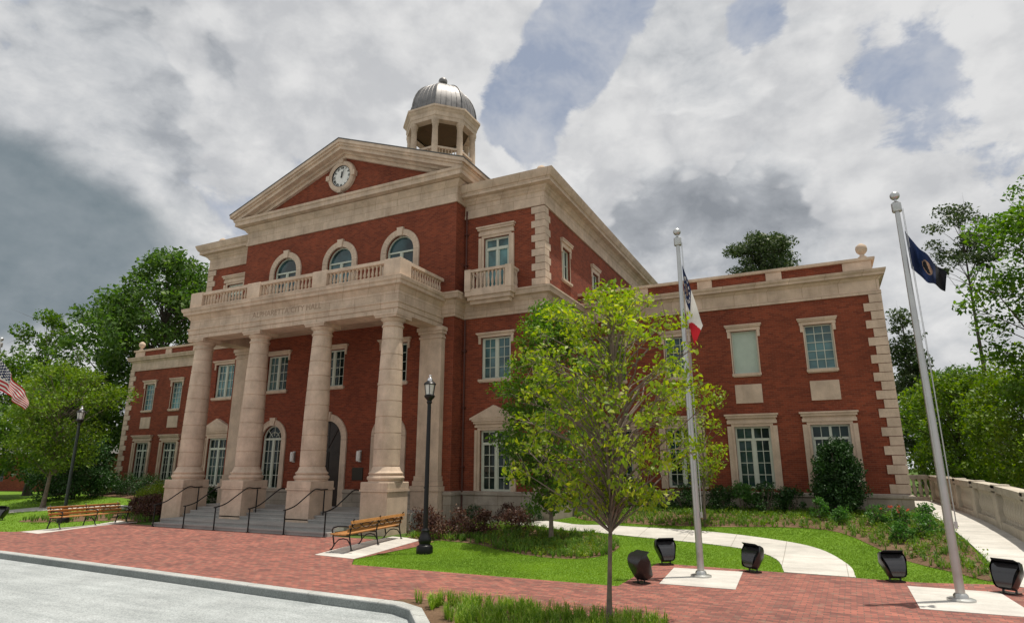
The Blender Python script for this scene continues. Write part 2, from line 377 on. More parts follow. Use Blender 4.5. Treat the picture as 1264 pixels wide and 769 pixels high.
# planting beds (mulch)
bedR=smoothpoly([(22.4,-2.75),(23.75,-5.1),(23.95,-3),(23.95,0),(23.95,3),(23.5,4.8),(18,4.85),(13,4.85),(11.4,2.2),(13.8,.62),(16.9,.5),(19.3,.9),(21,.4)],4)
sheet('planting_bed',bedR,.006,M['soil'])
bedM=smoothpoly([(7.3,-3.6),(8.8,-3.7),(10.3,-3.95),(12.2,-4.9),(13.9,-5.3),(14.75,-4.3),(14.7,-2.6),(13.4,-1.4),(11,-.95),(9,-.85),(7.3,-1.2)],4)
sheet('planting_bed',bedM,.006,M['soil'])
sheet('planting_bed',[(-x,y) for x,y in reversed(bedM)],.006,M['soil'])
bedL=smoothpoly([(-7.4,.7),(-9,.7),(-11,.7),(-11.9,4.8),(-17,4.85),(-23,4.85),(-23.4,3),(-18,2.2),(-13.5,.9),(-10,.68),(-8,.66)],3)
sheet('planting_bed',bedL,.006,M['soil'])
bedW=[(6.9,.62),(9.2,.64),(10.9,.7),(10.9,.8),(6.9,.8)]
sheet('planting_bed',bedW,.006,M['soil'])
bedF=[(13.0,-12.02),(13.15,-11.8),(13.85,-11.62),(18.4,-11.54),(18.35,-16.7),(17.33,-16.26),(14.6,-13.13),(13.68,-12.26)]
sheet('planting_bed',bedF,.01,M['soil'])
# concrete pads under benches and poles
def pad(name,pts): sheet(name,pts,.014,M['pad'],thick=.05,step=.6)
pad('bench_pad',[(7.1,-7.9),(8.6,-7.95),(7.98,-3.75),(6.75,-3.7)]); pad('bench_pad',[(-8.3,-7.95),(-6.8,-8.1),(-7.2,-3.9),(-9.0,-3.6)])
PAD1=[(17.2,-7.95),(18.8,-7.92),(18.68,-5.45),(17.02,-5.55)]
pad('flagpole_pad',PAD1); pad('flagpole_pad',[(22.05,-8.35),(23.8,-8.3),(23.72,-5.85),(22.1,-5.85)]); pad('flagpole_pad',[(-x+2.68,y-.3) for x,y in reversed(PAD1)])

# ------------------------------------------------------------------ camera, sun, sky
cam=bpy.data.objects.new('camera',bpy.data.cameras.new('camera')); COL.objects.link(cam); sc.camera=cam
cam.location=(20.752,-22.558,2.501); cam.rotation_euler=(PI/2+.2484,0,.4573)
cam.data.sensor_width=36; cam.data.lens=758.229/1264*36; cam.data.clip_end=4000; cam.data.clip_start=.1
SUN_EL,SUN_AZ=R(76.5),math.atan2(.80,.60)          # azimuth measured from +Y towards +X
sd=Vector((math.sin(SUN_AZ)*math.cos(SUN_EL),math.cos(SUN_AZ)*math.cos(SUN_EL),math.sin(SUN_EL)))
sl=bpy.data.lights.new('sun','SUN'); sl.energy=4.6; sl.angle=R(.53); sl.color=(1,.93,.82)
so=bpy.data.objects.new('sun',sl); COL.objects.link(so); so.rotation_euler=(-sd).to_track_quat('-Z','Y').to_euler(); so.location=(0,0,60)
w=bpy.data.worlds.new('World'); sc.world=w; w.use_nodes=True; nt=w.node_tree; nt.nodes.clear()
out=N(nt,'ShaderNodeOutputWorld'); bg=N(nt,'ShaderNodeBackground'); L(nt,bg.outputs[0],out.inputs[0]); bg.inputs[1].default_value=.1
sky=N(nt,'ShaderNodeTexSky',sky_type='NISHITA'); sky.sun_disc=False; sky.sun_elevation=SUN_EL; sky.sun_rotation=SUN_AZ; sky.dust_density=2; sky.air_density=1.2
tc=N(nt,'ShaderNodeTexCoord'); d=tc.outputs['Generated']
sp=N(nt,'ShaderNodeSeparateXYZ'); L(nt,d,sp.inputs[0])
den=math_(nt,'ADD',math_(nt,'MAXIMUM',sp.outputs[2],0),.42)
cv=N(nt,'ShaderNodeVectorMath',operation='DIVIDE'); L(nt,d,cv.inputs[0]); cb=N(nt,'ShaderNodeCombineXYZ')
for i in range(3): L(nt,den,cb.inputs[i])
L(nt,cb.outputs[0],cv.inputs[1])
def sn(vec,scale,detail,rough,dist=0,off=(0,0,0)):
    mp=N(nt,'ShaderNodeMapping'); L(nt,vec,mp.inputs[0]); mp.inputs['Location'].default_value=off
    n=N(nt,'ShaderNodeTexNoise'); L(nt,mp.outputs[0],n.inputs[0]); n.inputs['Scale'].default_value=scale; n.inputs['Detail'].default_value=detail; n.inputs['Roughness'].default_value=rough; n.inputs['Distortion'].default_value=dist
    return n.outputs['Fac']
def blobs(lst):
    """sum of soft spots on the sphere of directions: (direction, cos inner, cos outer, weight)"""
    acc=None
    for dv,ci,co,wt in lst:
        dp=N(nt,'ShaderNodeVectorMath',operation='DOT_PRODUCT'); L(nt,d,dp.inputs[0]); dp.inputs[1].default_value=dv
        mr=N(nt,'ShaderNodeMapRange',interpolation_type='SMOOTHSTEP'); L(nt,dp.outputs['Value'],mr.inputs[0])
        mr.inputs[1].default_value=co; mr.inputs[2].default_value=ci; mr.inputs[3].default_value=0; mr.inputs[4].default_value=wt
        acc=mr.outputs[0] if acc is None else math_(nt,'ADD',acc,mr.outputs[0])
    return acc
BLOBS_GAP=[((-0.1962, 0.7193, 0.6664), 0.99965, 0.99372, 0.4), ((-0.276, 0.7466, 0.6054), 0.99991, 0.99511, 0.4), ((-0.3623, 0.7586, 0.5415), 0.99998, 0.99574, 0.34), ((-0.3579, 0.8081, 0.4678), 0.99998, 0.99861, 0.2), ((0.1244, 0.8373, 0.5324), 0.99998, 0.99574, 0.29), ((0.163, 0.876, 0.4539), 0.99998, 0.99574, 0.27), ((0.0015, 0.7938, 0.6081), 0.99998, 0.99687, 0.3), ((0.2473, 0.8963, 0.3681), 0.99998, 0.99687, 0.2), ((-0.0249, 0.7952, 0.6059), 0.99998, 0.99783, 0.2)]
BLOBS_DARK=[((-0.8436, 0.4247, 0.3286), 0.99687, 0.94175, 0.06), ((-0.8416, 0.3527, 0.409), 0.99922, 0.98048, 0.05), ((-0.1804, 0.9047, 0.3859), 0.99991, 0.99296, 0.24), ((-0.0524, 0.9243, 0.3782), 0.99991, 0.99296, 0.22), ((0.0254, 0.9217, 0.3871), 0.99991, 0.99687, 0.12), ((-0.1111, 0.8464, 0.5208), 0.99991, 0.99574, 0.08), ((-0.7006, 0.4388, 0.5627), 0.99965, 0.98048, 0.05), ((0.1743, 0.9712, 0.1624), 0.99965, 0.9778, 0.06)]
BLOBS_LIGHT=[((-0.4649, 0.6411, 0.6106), 0.99687, 0.95432, 0.16), ((-0.2177, 0.83, 0.5136), 0.99965, 0.99296, 0.16), ((-0.1067, 0.8713, 0.4791), 0.9998, 0.99687, 0.1), ((0.0452, 0.8308, 0.5547), 0.99861, 0.98048, 0.12), ((0.1091, 0.9029, 0.4157), 0.99965, 0.99131, 0.18), ((0.2129, 0.8278, 0.5191), 0.99922, 0.98533, 0.12), ((0.1598, 0.9494, 0.2704), 0.99861, 0.96539, 0.1), ((-0.9041, 0.402, 0.145), 0.99991, 0.99444, 0.3), ((-0.6375, 0.6053, 0.4767), 0.99922, 0.98533, 0.12), ((-0.3955, 0.8269, 0.3997), 0.99991, 0.99444, 0.12), ((-0.7713, 0.3725, 0.5161), 0.99965, 0.98749, 0.08)]
BLOBS_SLATE=[((-0.8794, 0.3844, 0.281), 0.99922, 0.98533, 0.9), ((-0.9126, 0.3103, 0.2662), 0.99861, 0.98299, 0.85), ((-0.8415, 0.4631, 0.2783), 0.9998, 0.99296, 0.65), ((-0.7931, 0.5251, 0.3086), 0.99991, 0.99687, 0.35)]
def scl(vec,k,off=(0,0,0)):
    mp=N(nt,'ShaderNodeMapping'); L(nt,vec,mp.inputs[0]); mp.inputs['Scale'].default_value=k; mp.inputs['Location'].default_value=off; return mp.outputs[0]
def puff(vec,scale,off):
    v=N(nt,'ShaderNodeTexVoronoi',feature='F1'); L(nt,scl(vec,(1,1,1),off),v.inputs['Vector']); v.inputs['Scale'].default_value=scale; pass
    return math_(nt,'SUBTRACT',.62,v.outputs['Distance'])
def wsum(*t):
    acc=None
    for v,k in t:
        q=math_(nt,'MULTIPLY',v,k); acc=q if acc is None else math_(nt,'ADD',acc,q)
    return acc
def warp(vec,amt,scale):
    n=N(nt,'ShaderNodeTexNoise'); L(nt,vec,n.inputs[0]); n.inputs['Scale'].default_value=scale; n.inputs['Detail'].default_value=3
    a=N(nt,'ShaderNodeVectorMath',operation='MULTIPLY_ADD'); L(nt,n.outputs['Color'],a.inputs[0]); a.inputs[1].default_value=(amt,)*3; L(nt,vec,a.inputs[2]); return a.outputs[0]
base=scl(d,(1,1,1.45))
wv=warp(base,.10,5)
def clouds(vec):
    a=sn(vec,2.7,3,.5,0,(3.1,1.7,5)); return wsum((a,1.2),(puff(vec,9,(1,2,3)),.16),(puff(vec,21,(4,1,2)),.11),(sn(vec,26,4,.62,0,(5,3,1)),.30))
up=N(nt,'ShaderNodeVectorMath',operation='ADD'); L(nt,wv,up.inputs[0]); up.inputs[1].default_value=(.022,.018,.060)
c0=clouds(wv); c1=clouds(up.outputs[0]); n2=sn(base,3.1,5,.55,.2,(8.3,2.2,4)); n3=sn(base,15,4,.6,0,(2.3,6.2,4))
cover=math_(nt,'SUBTRACT',c0,blobs(BLOBS_GAP))
mask=N(nt,'ShaderNodeMapRange',interpolation_type='SMOOTHSTEP'); L(nt,cover,mask.inputs[0]); mask.inputs[1].default_value=.49; mask.inputs[2].default_value=.605
rel=math_(nt,'MULTIPLY',math_(nt,'SUBTRACT',c0,c1),.9)
lum=wsum((n2,.50),(rel,1),(n3,.22)); lum=math_(nt,'ADD',lum,.205)
lum=math_(nt,'ADD',math_(nt,'SUBTRACT',lum,blobs(BLOBS_DARK)),blobs(BLOBS_LIGHT))
cc=ramp(nt,lum,[(.12,(2.6,2.8,3.1)),(.34,(3.9,4.1,4.4)),(.50,(5.6,5.75,5.95)),(.72,(7.6,7.6,7.6))])
c2=wsum((sn(wv,3.6,3,.5,0,(9.1,4.7,2)),.9),(puff(wv,11,(5,7,1)),.26),(puff(wv,25,(2,9,4)),.16),(n3,.16))
m2=N(nt,'ShaderNodeMapRange',interpolation_type='SMOOTHSTEP'); L(nt,math_(nt,'SUBTRACT',math_(nt,'ADD',c2,math_(nt,'MULTIPLY',blobs(BLOBS_LIGHT),.9)),math_(nt,'MULTIPLY',blobs(BLOBS_DARK),.7)),m2.inputs[0]); m2.inputs[1].default_value=.55; m2.inputs[2].default_value=.625
top2=ramp(nt,wsum((n3,.6),(rel,.8),(puff(wv,14,(3,3,8)),.35)),[(.15,(5.3,5.4,5.6)),(.50,(7.5,7.5,7.5))])
cc=mix(nt,cc,top2,math_(nt,'MULTIPLY',m2.outputs[0],.85))
veil=ramp(nt,sn(wv,6,5,.65,.0,(1,8,2)),[(.38,0),(.66,.85)])
blue=mix(nt,mix(nt,sky.outputs[0],(3.5,3.95,4.9),.8),(6.0,6.15,6.5),veil)
fc=mix(nt,blue,cc,mask.outputs[0])
lf=N(nt,'ShaderNodeMapRange',interpolation_type='SMOOTHSTEP'); L(nt,math_(nt,'ADD',blobs(BLOBS_SLATE),wsum((math_(nt,'SUBTRACT',n2,.5),-1.5),(math_(nt,'SUBTRACT',c0,.62),-.9))),lf.inputs[0]); lf.inputs[1].default_value=.0; lf.inputs[2].default_value=1.05
slate=mix(nt,(1.15,1.65,1.95),(2.9,3.3,3.6),n3); fc=mix(nt,fc,slate,math_(nt,'MULTIPLY',lf.outputs[0],.92)); L(nt,fc,bg.inputs[0])
vs=sc.view_settings; vs.view_transform='Standard'; vs.look='None'; vs.exposure=0; vs.gamma=1; vs.use_curve_mapping=False
sc.cycles.max_bounces=8; sc.cycles.transparent_max_bounces=8; sc.cycles.use_denoising=True
# ------------------------------------------------------------------ the building
B=thing('civic_building','red brick civic building with limestone columned portico, clock pediment and domed cupola','building',(0,0,0))
W0,WF,WW,DF,DW=6.8,10.83,23.49,.82,4.96           # half widths and setbacks
def front(y0): return lambda u,z,d:(u,y0+d,z)
def side(x0,sx): return (lambda u,z,d:(x0-sx*d,u,z)) if sx>0 else (lambda u,z,d:(x0-sx*d,-u,z))
def rect(x0,x1,z0,z1): return [(x0,z0),(x1,z0),(x1,z1),(x0,z1)]
def arch(cx,r,z0,zs,n=16): return [(cx-r,z0),(cx+r,z0)]+[(cx+r*math.cos(PI*k/n),zs+r*math.sin(PI*k/n)) for k in range(n+1)]
def mir(hs): return hs
# --- brick walls with real openings
ARX=(-3.7,0,3.7); GAX=(-3.55,3.55); UX=(-3.65,0,3.65)
hol=[arch(x,.8,10.6,12.5) for x in ARX]+[rect(x-.7,x+.7,6.25,8.02) for x in UX]+[arch(x,.66,1.5,3.86) for x in GAX]+[arch(0,.88,.8,3.75)]
mb=MB(); mb.wall(rect(-W0,W0,-.1,16.2),hol,.22,front(0))
obj('central_wall',mb,M['brick'],B)
for s in (-1,1):
    mb=MB(); mb.wall([(0,-.1),(DF,-.1),(DF,15.9),(0,15.9)] if s>0 else [(-DF,-.1),(0,-.1),(0,15.9),(-DF,15.9)],[],.2,side(s*W0,s)); obj('return_wall',mb,M['brick_side'],B)
FX=8.47
for s in (-1,1):
    h=[rect(s*FX-.73,s*FX+.73,1.55,4.03),rect(s*FX-.72,s*FX+.72,6.22,8.05),rect(s*FX-.64,s*FX+.64,10.12,12.72)]
    mb=MB(); x0,x1=sorted((s*W0,s*WF)); mb.wall(rect(x0,x1,-.1,14.2),h,.22,front(DF)); obj('flank_wall',mb,M['brick'],B)
    SY=(3.4,7.7,12.0,16.3)
    hs=[rect(y-.5,y+.5,10.98,12.55) for y in SY] if s>0 else [rect(-y-.5,-y+.5,10.98,12.55) for y in SY]
    mb=MB(); mb.wall(rect(DF,31,-.1,14.2) if s>0 else rect(-31,-DF,-.1,14.2),hs,.22,side(s*WF,s)); obj('side_wall',mb,M['brick_side'],B)
WX=(12.53,15.4,18.27,21.14)
for s in (-1,1):
    h=[]
    for x in WX: h+=[rect(s*x-.51,s*x+.51,6.35,8.17),rect(s*x-.69,s*x+.69,1.68,4.14)]
    x0,x1=sorted((s*WF,s*WW)); mb=MB(); mb.wall(rect(x0,x1,-.1,9.6),h,.22,front(DW)); obj('wing_wall',mb,M['brick'],B)
    mb=MB(); mb.wall(rect(DW,19,-.1,9.6) if s>0 else rect(-19,-DW,-.1,9.6),[],.2,side(s*WW,s)); obj('wing_end_wall',mb,M['brick_side'],B)
for a,b,c,d in ((-WF+.02,WF-.02,30.7,14.2),(-WW+.02,-WF,18.7,9.6),(WF,WW-.02,18.7,9.6)): mb=MB(); mb.box(a,b,c,c+.3,-.1,d); obj('rear_wall',mb,M['brick'],B)
# --- base course, belt course, cornices
BASE=[(-.05,-.4),(.09,-.4),(.09,1.36),(.15,1.40),(.15,1.48),(.05,1.55),(-.05,1.55)]
mb=MB()
for s in (-1,1):
    pth=[(6.52,0),(W0,0),(W0,DF),(WF,DF),(WF,DW),(WW,DW),(WW,19)]
    mb.sweep(pth if s>0 else [(-x,y) for x,y in reversed(pth)],BASE)
for a,b in ((-4.95,-4.25),(-4.25,-2.85),(-2.85,-1.2),(1.2,2.85),(2.85,4.25),(4.25,4.95)): mb.sweep([(a,0),(b,0)],BASE)
obj('base_course',mb,M['base'],B,25)
BELT=[(-.05,8.98),(.07,8.98),(.07,9.1),(.10,9.12),(.10,9.5),(.14,9.54),(.18,9.62),(.20,9.7),(.36,9.74),(.37,9.86),(.42,9.96),(.42,10.02),(.05,10.13),(-.05,10.13)]
mb=MB()
for s in (-1,1):
    pth=[(6.15,0),(W0,0),(W0,DF),(WF,DF),(WF,30)]
    mb.sweep(pth if s>0 else [(-x,y) for x,y in reversed(pth)],BELT)
obj('belt_course',mb,M['stone_j'],B,25)
FC=[(-.05,13.83),(.07,13.83),(.07,13.98),(.04,14.0),(.04,14.48),(.10,14.52),(.14,14.6),(.22,14.66),(.24,14.74),(.48,14.77),(.48,14.94),(.54,14.97),(.60,15.06),(.66,15.2),(.68,15.29),(.3,15.33),(-.3,15.33)]
for s in (-1,1):
    pth=[(W0-.02,DF),(WF,DF),(WF,30.9)]; mb=MB(); mb.sweep(pth if s>0 else [(-x,y) for x,y in reversed(pth)],FC); obj('flank_cornice',mb,M['stone_j'],B,25)
PC=[(-.05,14.45),(.07,14.45),(.07,14.6),(.04,14.62),(.04,15.2),(.10,15.24),(.14,15.32),(.24,15.4),(.26,15.5),(.56,15.54),(.56,15.74),(.62,15.78),(.64,15.9),(-.2,15.95)]
mb=MB(); mb.sweep([(-W0,14),(-W0,0),(W0,0),(W0,14)],PC); obj('pediment_entablature',mb,M['stone_j'],B,25)
WC=[(-.05,9.2),(.06,9.2),(.06,9.33),(.03,9.35),(.03,9.78),(.08,9.82),(.12,9.88),(.24,9.93),(.25,10.02),(.30,10.08),(.32,10.17),(.1,10.22),(-.3,10.22)]
for s in (-1,1):
    pth=[(WF-.02,DW),(WW,DW),(WW,19)]; mb=MB(); mb.sweep(pth if s>0 else [(-x,y) for x,y in reversed(pth)],WC); obj('wing_cornice',mb,M['stone_j'],B,25)
    # parapet: brick panels, stone piers and a coping
    mb=MB(); x0,x1=sorted((s*(WF+.0),s*(WW-.12))); mb.box(x0,x1,DW+.06,DW+.36,10.2,10.62); xa,xb=sorted((s*(WW-.42),s*(WW-.12))); mb.box(xa,xb,DW+.36,18.9,10.2,10.62); pw=obj('parapet',mb,M['brick'],B)
    for cx,hw in ((13.96,.315),(16.83,.315),(19.7,.315),(22.84,.52)):
        mb=MB(); mb.box(s*cx-hw,s*cx+hw,DW+.0,DW+.42,10.21,10.61); obj('parapet_pier',mb,M['stone'],pw)
    for y in (9,13.5,18): mb=MB(); mb.box(s*WW-s*.06-.2,s*WW-s*.06+.02,y-.3,y+.3,10.21,10.61); obj('parapet_pier',mb,M['stone'],pw)
    mb=MB(); p2=[(WF-.02,DW),(WW-.06,DW),(WW-.06,18.9)]
    mb.sweep(p2 if s>0 else [(-x,y) for x,y in reversed(p2)],[(-.46,10.615),(.05,10.615),(.07,10.66),(.07,10.74),(-.2,10.79),(-.46,10.74)]); obj('coping',mb,M['stone'],pw)
    mb=MB(); mb.lathe([(.16,10.78),(.16,10.84),(.10,10.88),(.08,10.95),(.14,11.0),(.20,11.08),(.22,11.18),(.20,11.30),(.12,11.37),(.05,11.42),(.0,11.43)],20,(s*23.1,DW+.22,0)); obj('finial',mb,M['stone'],B,40)
    mb=MB(); mb.lathe([(.2,15.3),(.2,15.42),(.11,15.47),(.09,15.54),(.17,15.6),(.23,15.7),(.24,15.8),(.18,15.92),(.06,16.0),(.0,16.02)],20,(s*10.55,1.25,0)); obj('finial',mb,M['stone'],B,40)
    # quoins
    mb=MB(); mb2=MB()
    k=0; z=1.56
    while z<9.15:
        hgt=.347; wl=.62 if k%2==0 else .40; ws=.40 if k%2==0 else .62
        xa,xb=sorted((s*(WW-wl),s*(WW+.05))); ya=DW-.05
        mb.add([(s*(WW-wl),ya,z+.012),(s*(WW-wl),ya,z+hgt-.012),(s*(WW+.05),ya,z+hgt-.012),(s*(WW+.05),ya,z+.012),(s*(WW+.05),DW+ws,z+.012),(s*(WW+.05),DW+ws,z+hgt-.012),
                (s*(WW-wl),DW+.02,z+.012),(s*(WW-wl),DW+.02,z+hgt-.012),(s*(WW-.02),DW+ws,z+.012),(s*(WW-.02),DW+ws,z+hgt-.012),(s*(WW-.02),DW+.02,z+.012),(s*(WW-.02),DW+.02,z+hgt-.012)],
               [(0,3,2,1),(3,4,5,2),(0,1,7,6),(4,8,9,5),(1,2,11,7),(2,5,9,11),(0,6,10,3),(3,10,8,4)])
        z+=hgt; k+=1
    obj('quoins',mb,M['stone'],B)
    for zlo,zhi in ((1.56,8.95),(10.14,13.8)):
        k=0; z=zlo; n=round((zhi-zlo)/.335); hgt=(zhi-zlo)/n; mb=MB()
        while k<n:
            wl=.60 if k%2==0 else .42; ws=.42 if k%2==0 else .60; ya=DF-.05
            mb.add([(s*(WF-wl),ya,z+.012),(s*(WF-wl),ya,z+hgt-.012),(s*(WF+.05),ya,z+hgt-.012),(s*(WF+.05),ya,z+.012),(s*(WF+.05),DF+ws,z+.012),(s*(WF+.05),DF+ws,z+hgt-.012),
                (s*(WF-wl),DF+.02,z+.012),(s*(WF-wl),DF+.02,z+hgt-.012),(s*(WF-.02),DF+ws,z+.012),(s*(WF-.02),DF+ws,z+hgt-.012),(s*(WF-.02),DF+.02,z+.012),(s*(WF-.02),DF+.02,z+hgt-.012)],
               [(0,3,2,1),(3,4,5,2),(0,1,7,6),(4,8,9,5),(1,2,11,7),(2,5,9,11),(0,6,10,3),(3,10,8,4)])
            z+=hgt; k+=1
        obj('quoins',mb,M['stone'],B)
    mb=MB(); mb.tube([(s*6.93,.73,14.2),(s*6.93,.73,10.2)],.04,8); mb.tube([(s*6.93,.73,8.95),(s*6.93,.73,.3)],.04,8)
    for z in (13,11.5,7.5,5,2.5): mb.box(s*6.93-.08,s*6.93+.08,.66,.815,z,z+.05)
    obj('downpipe',mb,M['pipe'],B,30)
# --- roofs
mb=MB(); mb.box(-WF-.2,WF+.2,DF-.2,30.9,15.2,15.3); obj('flat_roof',mb,M['roof'],B)
mb=MB()
for s in (-1,1): x0,x1=sorted((s*WF,s*(WW-.3))); mb.box(x0,x1,DW+.3,18.8,10.1,10.16)
obj('wing_roof',mb,M['roof'],B)
# --- pediment
SL=(19.1-16.22)/7.58
def chev(mbx,d0,d1,xe,y0,y1):
    t=lambda x,dd:19.1-SL*abs(x)-dd
    for s in (-1,1):
        q=[(0,t(0,d1)),(s*xe,t(xe,d1)),(s*xe,t(xe,d0)),(0,t(0,d0))]
        mbx.prism(q if s>0 else q[::-1],y0,y1)
mb=MB(); chev(mb,.06,.24,7.58,-.78,14); chev(mb,.24,.36,7.46,-.70,14); chev(mb,.36,.56,7.36,-.60,14); chev(mb,.56,.68,7.05,-.30,14); chev(mb,.68,.86,6.85,-.16,.3)
obj('raking_cornice',mb,M['stone'],B)
mb=MB(); chev(mb,-.0,.055,7.62,-.80,14.02); obj('gable_roof',mb,M['roof'],B)
mb=MB(); mb.prism([(-6.4,15.9),(6.4,15.9),(0,18.42)],.0,.25); obj('tympanum',mb,M['brick'],B)
mb=MB(); mb.prism([(-6.8,15.9),(6.8,15.9),(0,18.6)],13.6,13.9); obj('rear_gable',mb,M['brick'],B)
# clock
ck=MB(); ck.lathe([(.60,-.16),(.66,-.20),(.80,-.20),(.86,-.14),(.88,.0),(.60,.0)],40,cap=False)
ck.xform(Matrix.Rotation(-PI/2,4,'X')); 
for a in (0,90,180,270):
    k=MB(); k.box(-.13,.13,-.24,0,.72,.95); k.xform(Matrix.Rotation(R(a),4,'Y')); ck.v+=[];o=len(ck.v); ck.v+=k.v; ck.f+=[tuple(i+o for i in f) for f in k.f]; ck.m+=k.m
ck.v=[(x,y if y<=0 else -y,z) for x,y,z in ck.v]
CK=obj('clock',ck,M['stone'],B,30,(-.22,-.01,17.23))
mb=MB(); mb.lathe([(.61,0),(.61,.05),(0.0,.05)],48); mb.xform(Matrix.Rotation(PI/2,4,'X')); obj('clock_face',mb,M['white'],CK,None,(0,-.03,0))
mb=MB(); mb.lathe([(.57,0),(.62,0),(.62,.1),(.57,.1)],48,cap=False); mb.xform(Matrix.Rotation(PI/2,4,'X')); obj('clock_rim',mb,M['black'],CK,30,(0,-.05,0))
def text_mesh(txt,size,ext=.004,align='CENTER'):
    cu=bpy.data.curves.new('t','FONT'); cu.body=txt; cu.size=size; cu.extrude=ext; cu.align_x=align; cu.align_y='CENTER'; cu.resolution_u=3
    o=bpy.data.objects.new('t',cu); COL.objects.link(o); bpy.context.view_layer.update()
    me=bpy.data.meshes.new_from_object(o.evaluated_get(bpy.context.evaluated_depsgraph_get())); bpy.data.objects.remove(o); bpy.data.curves.remove(cu); return me
nm=MB()
for h,t in enumerate(('XII','I','II','III','IV','V','VI','VII','VIII','IX','X','XI')):
    me=text_mesh(t,.17,.006); a=-R(30*h)
    Mx=Matrix.Rotation(-a,4,'Y')@Matrix.Translation((0,-.10,.475))@Matrix.Rotation(PI/2,4,'X')
    nm.add([Mx@v.co for v in me.vertices],[tuple(p.vertices) for p in me.polygons]); bpy.data.meshes.remove(me)
obj('numerals',nm,M['black'],CK)
for nme,ln,wd,a in (('hour_hand',.30,.035,2),('minute_hand',.46,.026,24)):
    mb=MB(); mb.prism([(-wd,-.08),(wd,-.08),(wd*.8,ln*.75),(0,ln),(-wd*.8,ln*.75)],-.13,-.115 if nme=='hour_hand' else -.132); mb.xform(Matrix.Rotation(R(a),4,'Y'))
    if nme=='minute_hand': mb.v=[(x,y-.015,z) for x,y,z in mb.v]
    obj(nme,mb,M['black'],CK)
BMESH={}
def row(parent,p0,p1,n,z0,z1,r=.055):
    key=(round(z1-z0,3),r)
    if key not in BMESH:
        q=MB(); balusters(q,(0,0),(0,0),1,0,z1-z0,r); BMESH[key]=mesh('baluster',q,M['stone'],40)
    for q in range(n):
        t=(q+.5)/n; o=bpy.data.objects.new('baluster',BMESH[key]); COL.objects.link(o); o.parent=parent; o.location=(p0[0]+(p1[0]-p0[0])*t,p0[1]+(p1[1]-p0[1])*t,z0)
def balusters(mb,p0,p1,n,z0,z1,r=.055):
    for q in range(n):
        t=(q+.5)/n; x=p0[0]+(p1[0]-p0[0])*t; y=p0[1]+(p1[1]-p0[1])*t; h=z1-z0
        mb.lathe([(r,z0),(r,z0+h*.08),(r*.6,z0+h*.13),(r*1.05,z0+h*.32),(r*.95,z0+h*.42),(r*.5,z0+h*.72),(r*.6,z0+h*.85),(r,z0+h*.92),(r,z1)],8,(x,y,0),cap=False)
# --- cupola
CY=8.8; O8=R(22.5)
cu=MB(); cu.box(-2.6,2.6,CY-2.6,CY+2.6,16.5,19.3); cu.lathe([(2.6,19.2),(2.6,20.7),(2.72,20.8),(2.72,21.0),(2.3,21.05),(0,21.05)],8,(0,CY,0),O8); CU=obj('cupola',cu,M['stone'],B)
for k in range(8):
    a=O8+k*PI/4; mb=MB(); c=(2.12*math.cos(a),CY+2.12*math.sin(a),0)
    mb.lathe([(.27,21.04),(.27,21.2),(.23,21.25),(.205,21.4),(.205,22.4),(.18,23.7),(.22,23.75),(.19,23.8),(.26,23.95),(.26,24.1)],16,c); obj('cupola_column',mb,M['stone'],CU,40)
mb=MB(); mb.lathe([(1.85,24.08),(2.36,24.08),(2.38,24.3),(2.42,24.33),(2.42,24.62),(2.5,24.7),(2.56,24.8),(2.64,24.85),(2.64,24.98),(2.5,25.06),(2.2,25.1),(1.85,25.1)],8,(0,CY,0),O8,cap=False); obj('cupola_entablature',mb,M['stone'],CU)
mb=MB(); mb.lathe([(1.9,24.25),(1.2,24.7),(0,24.9)],8,(0,CY,0),O8,cap=False); M['soffit']=plain('shaded brown soffit',(.16,.10,.05),.8); obj('cupola_ceiling',mb,M['soffit'],CU)  # dark brown puts the shade under the dome into the ceiling colour
mb=MB()
for k in range(8):
    a0,a1=O8+k*PI/4,O8+(k+1)*PI/4; p0=Vector((2.12*math.cos(a0),CY+2.12*math.sin(a0),0)); p1=Vector((2.12*math.cos(a1),CY+2.12*math.sin(a1),0))
    for z0,z1,rr in ((21.06,21.6,.1),(22.12,22.26,.1)):
        dd=(p1-p0).normalized(); nn=Vector((dd.y,-dd.x,0))*rr
        vs=[p0+nn,p1+nn,p1-nn,p0-nn]; mb.add([(v.x,v.y,z0) for v in vs]+[(v.x,v.y,z1) for v in vs],[(0,3,2,1),(4,5,6,7),(0,1,5,4),(1,2,6,5),(2,3,7,6),(3,0,4,7)])
obj('cupola_balustrade',mb,M['stone'],CU)
for k in range(8):
    a0,a1=O8+k*PI/4,O8+(k+1)*PI/4; q0=(2.12*math.cos(a0),CY+2.12*math.sin(a0)); q1=(2.12*math.cos(a1),CY+2.12*math.sin(a1)); row(CU,q0,q1,8,21.6,22.12,.05)
prof=[(2.34*math.cos(t)**.82 if t<1.56 else .0,25.1+2.6*math.sin(t)) for t in [R(q) for q in (0,10,20,30,40,50,60,70,80,86)]]
mb=MB(); mb.lathe([(2.4,25.0),(2.4,25.1)]+prof+[(.12,27.7)],8,(0,CY,0),O8,cap=False)
for k in range(8):
    a=O8+k*PI/4; mb.tube([((r+.02)*math.cos(a),CY+(r+.02)*math.sin(a),z) for r,z in prof],.04,6)
    a2=O8+(k+1)*PI/4
    for q in (1,2,3,4):
        f=q/5; mb.tube([(((1-f)*math.cos(a)+f*math.cos(a2))*(r+.01),CY+((1-f)*math.sin(a)+f*math.sin(a2))*(r+.01),z) for r,z in prof[:8]],.013,4)
obj('dome',mb,M['lead'],CU,20)
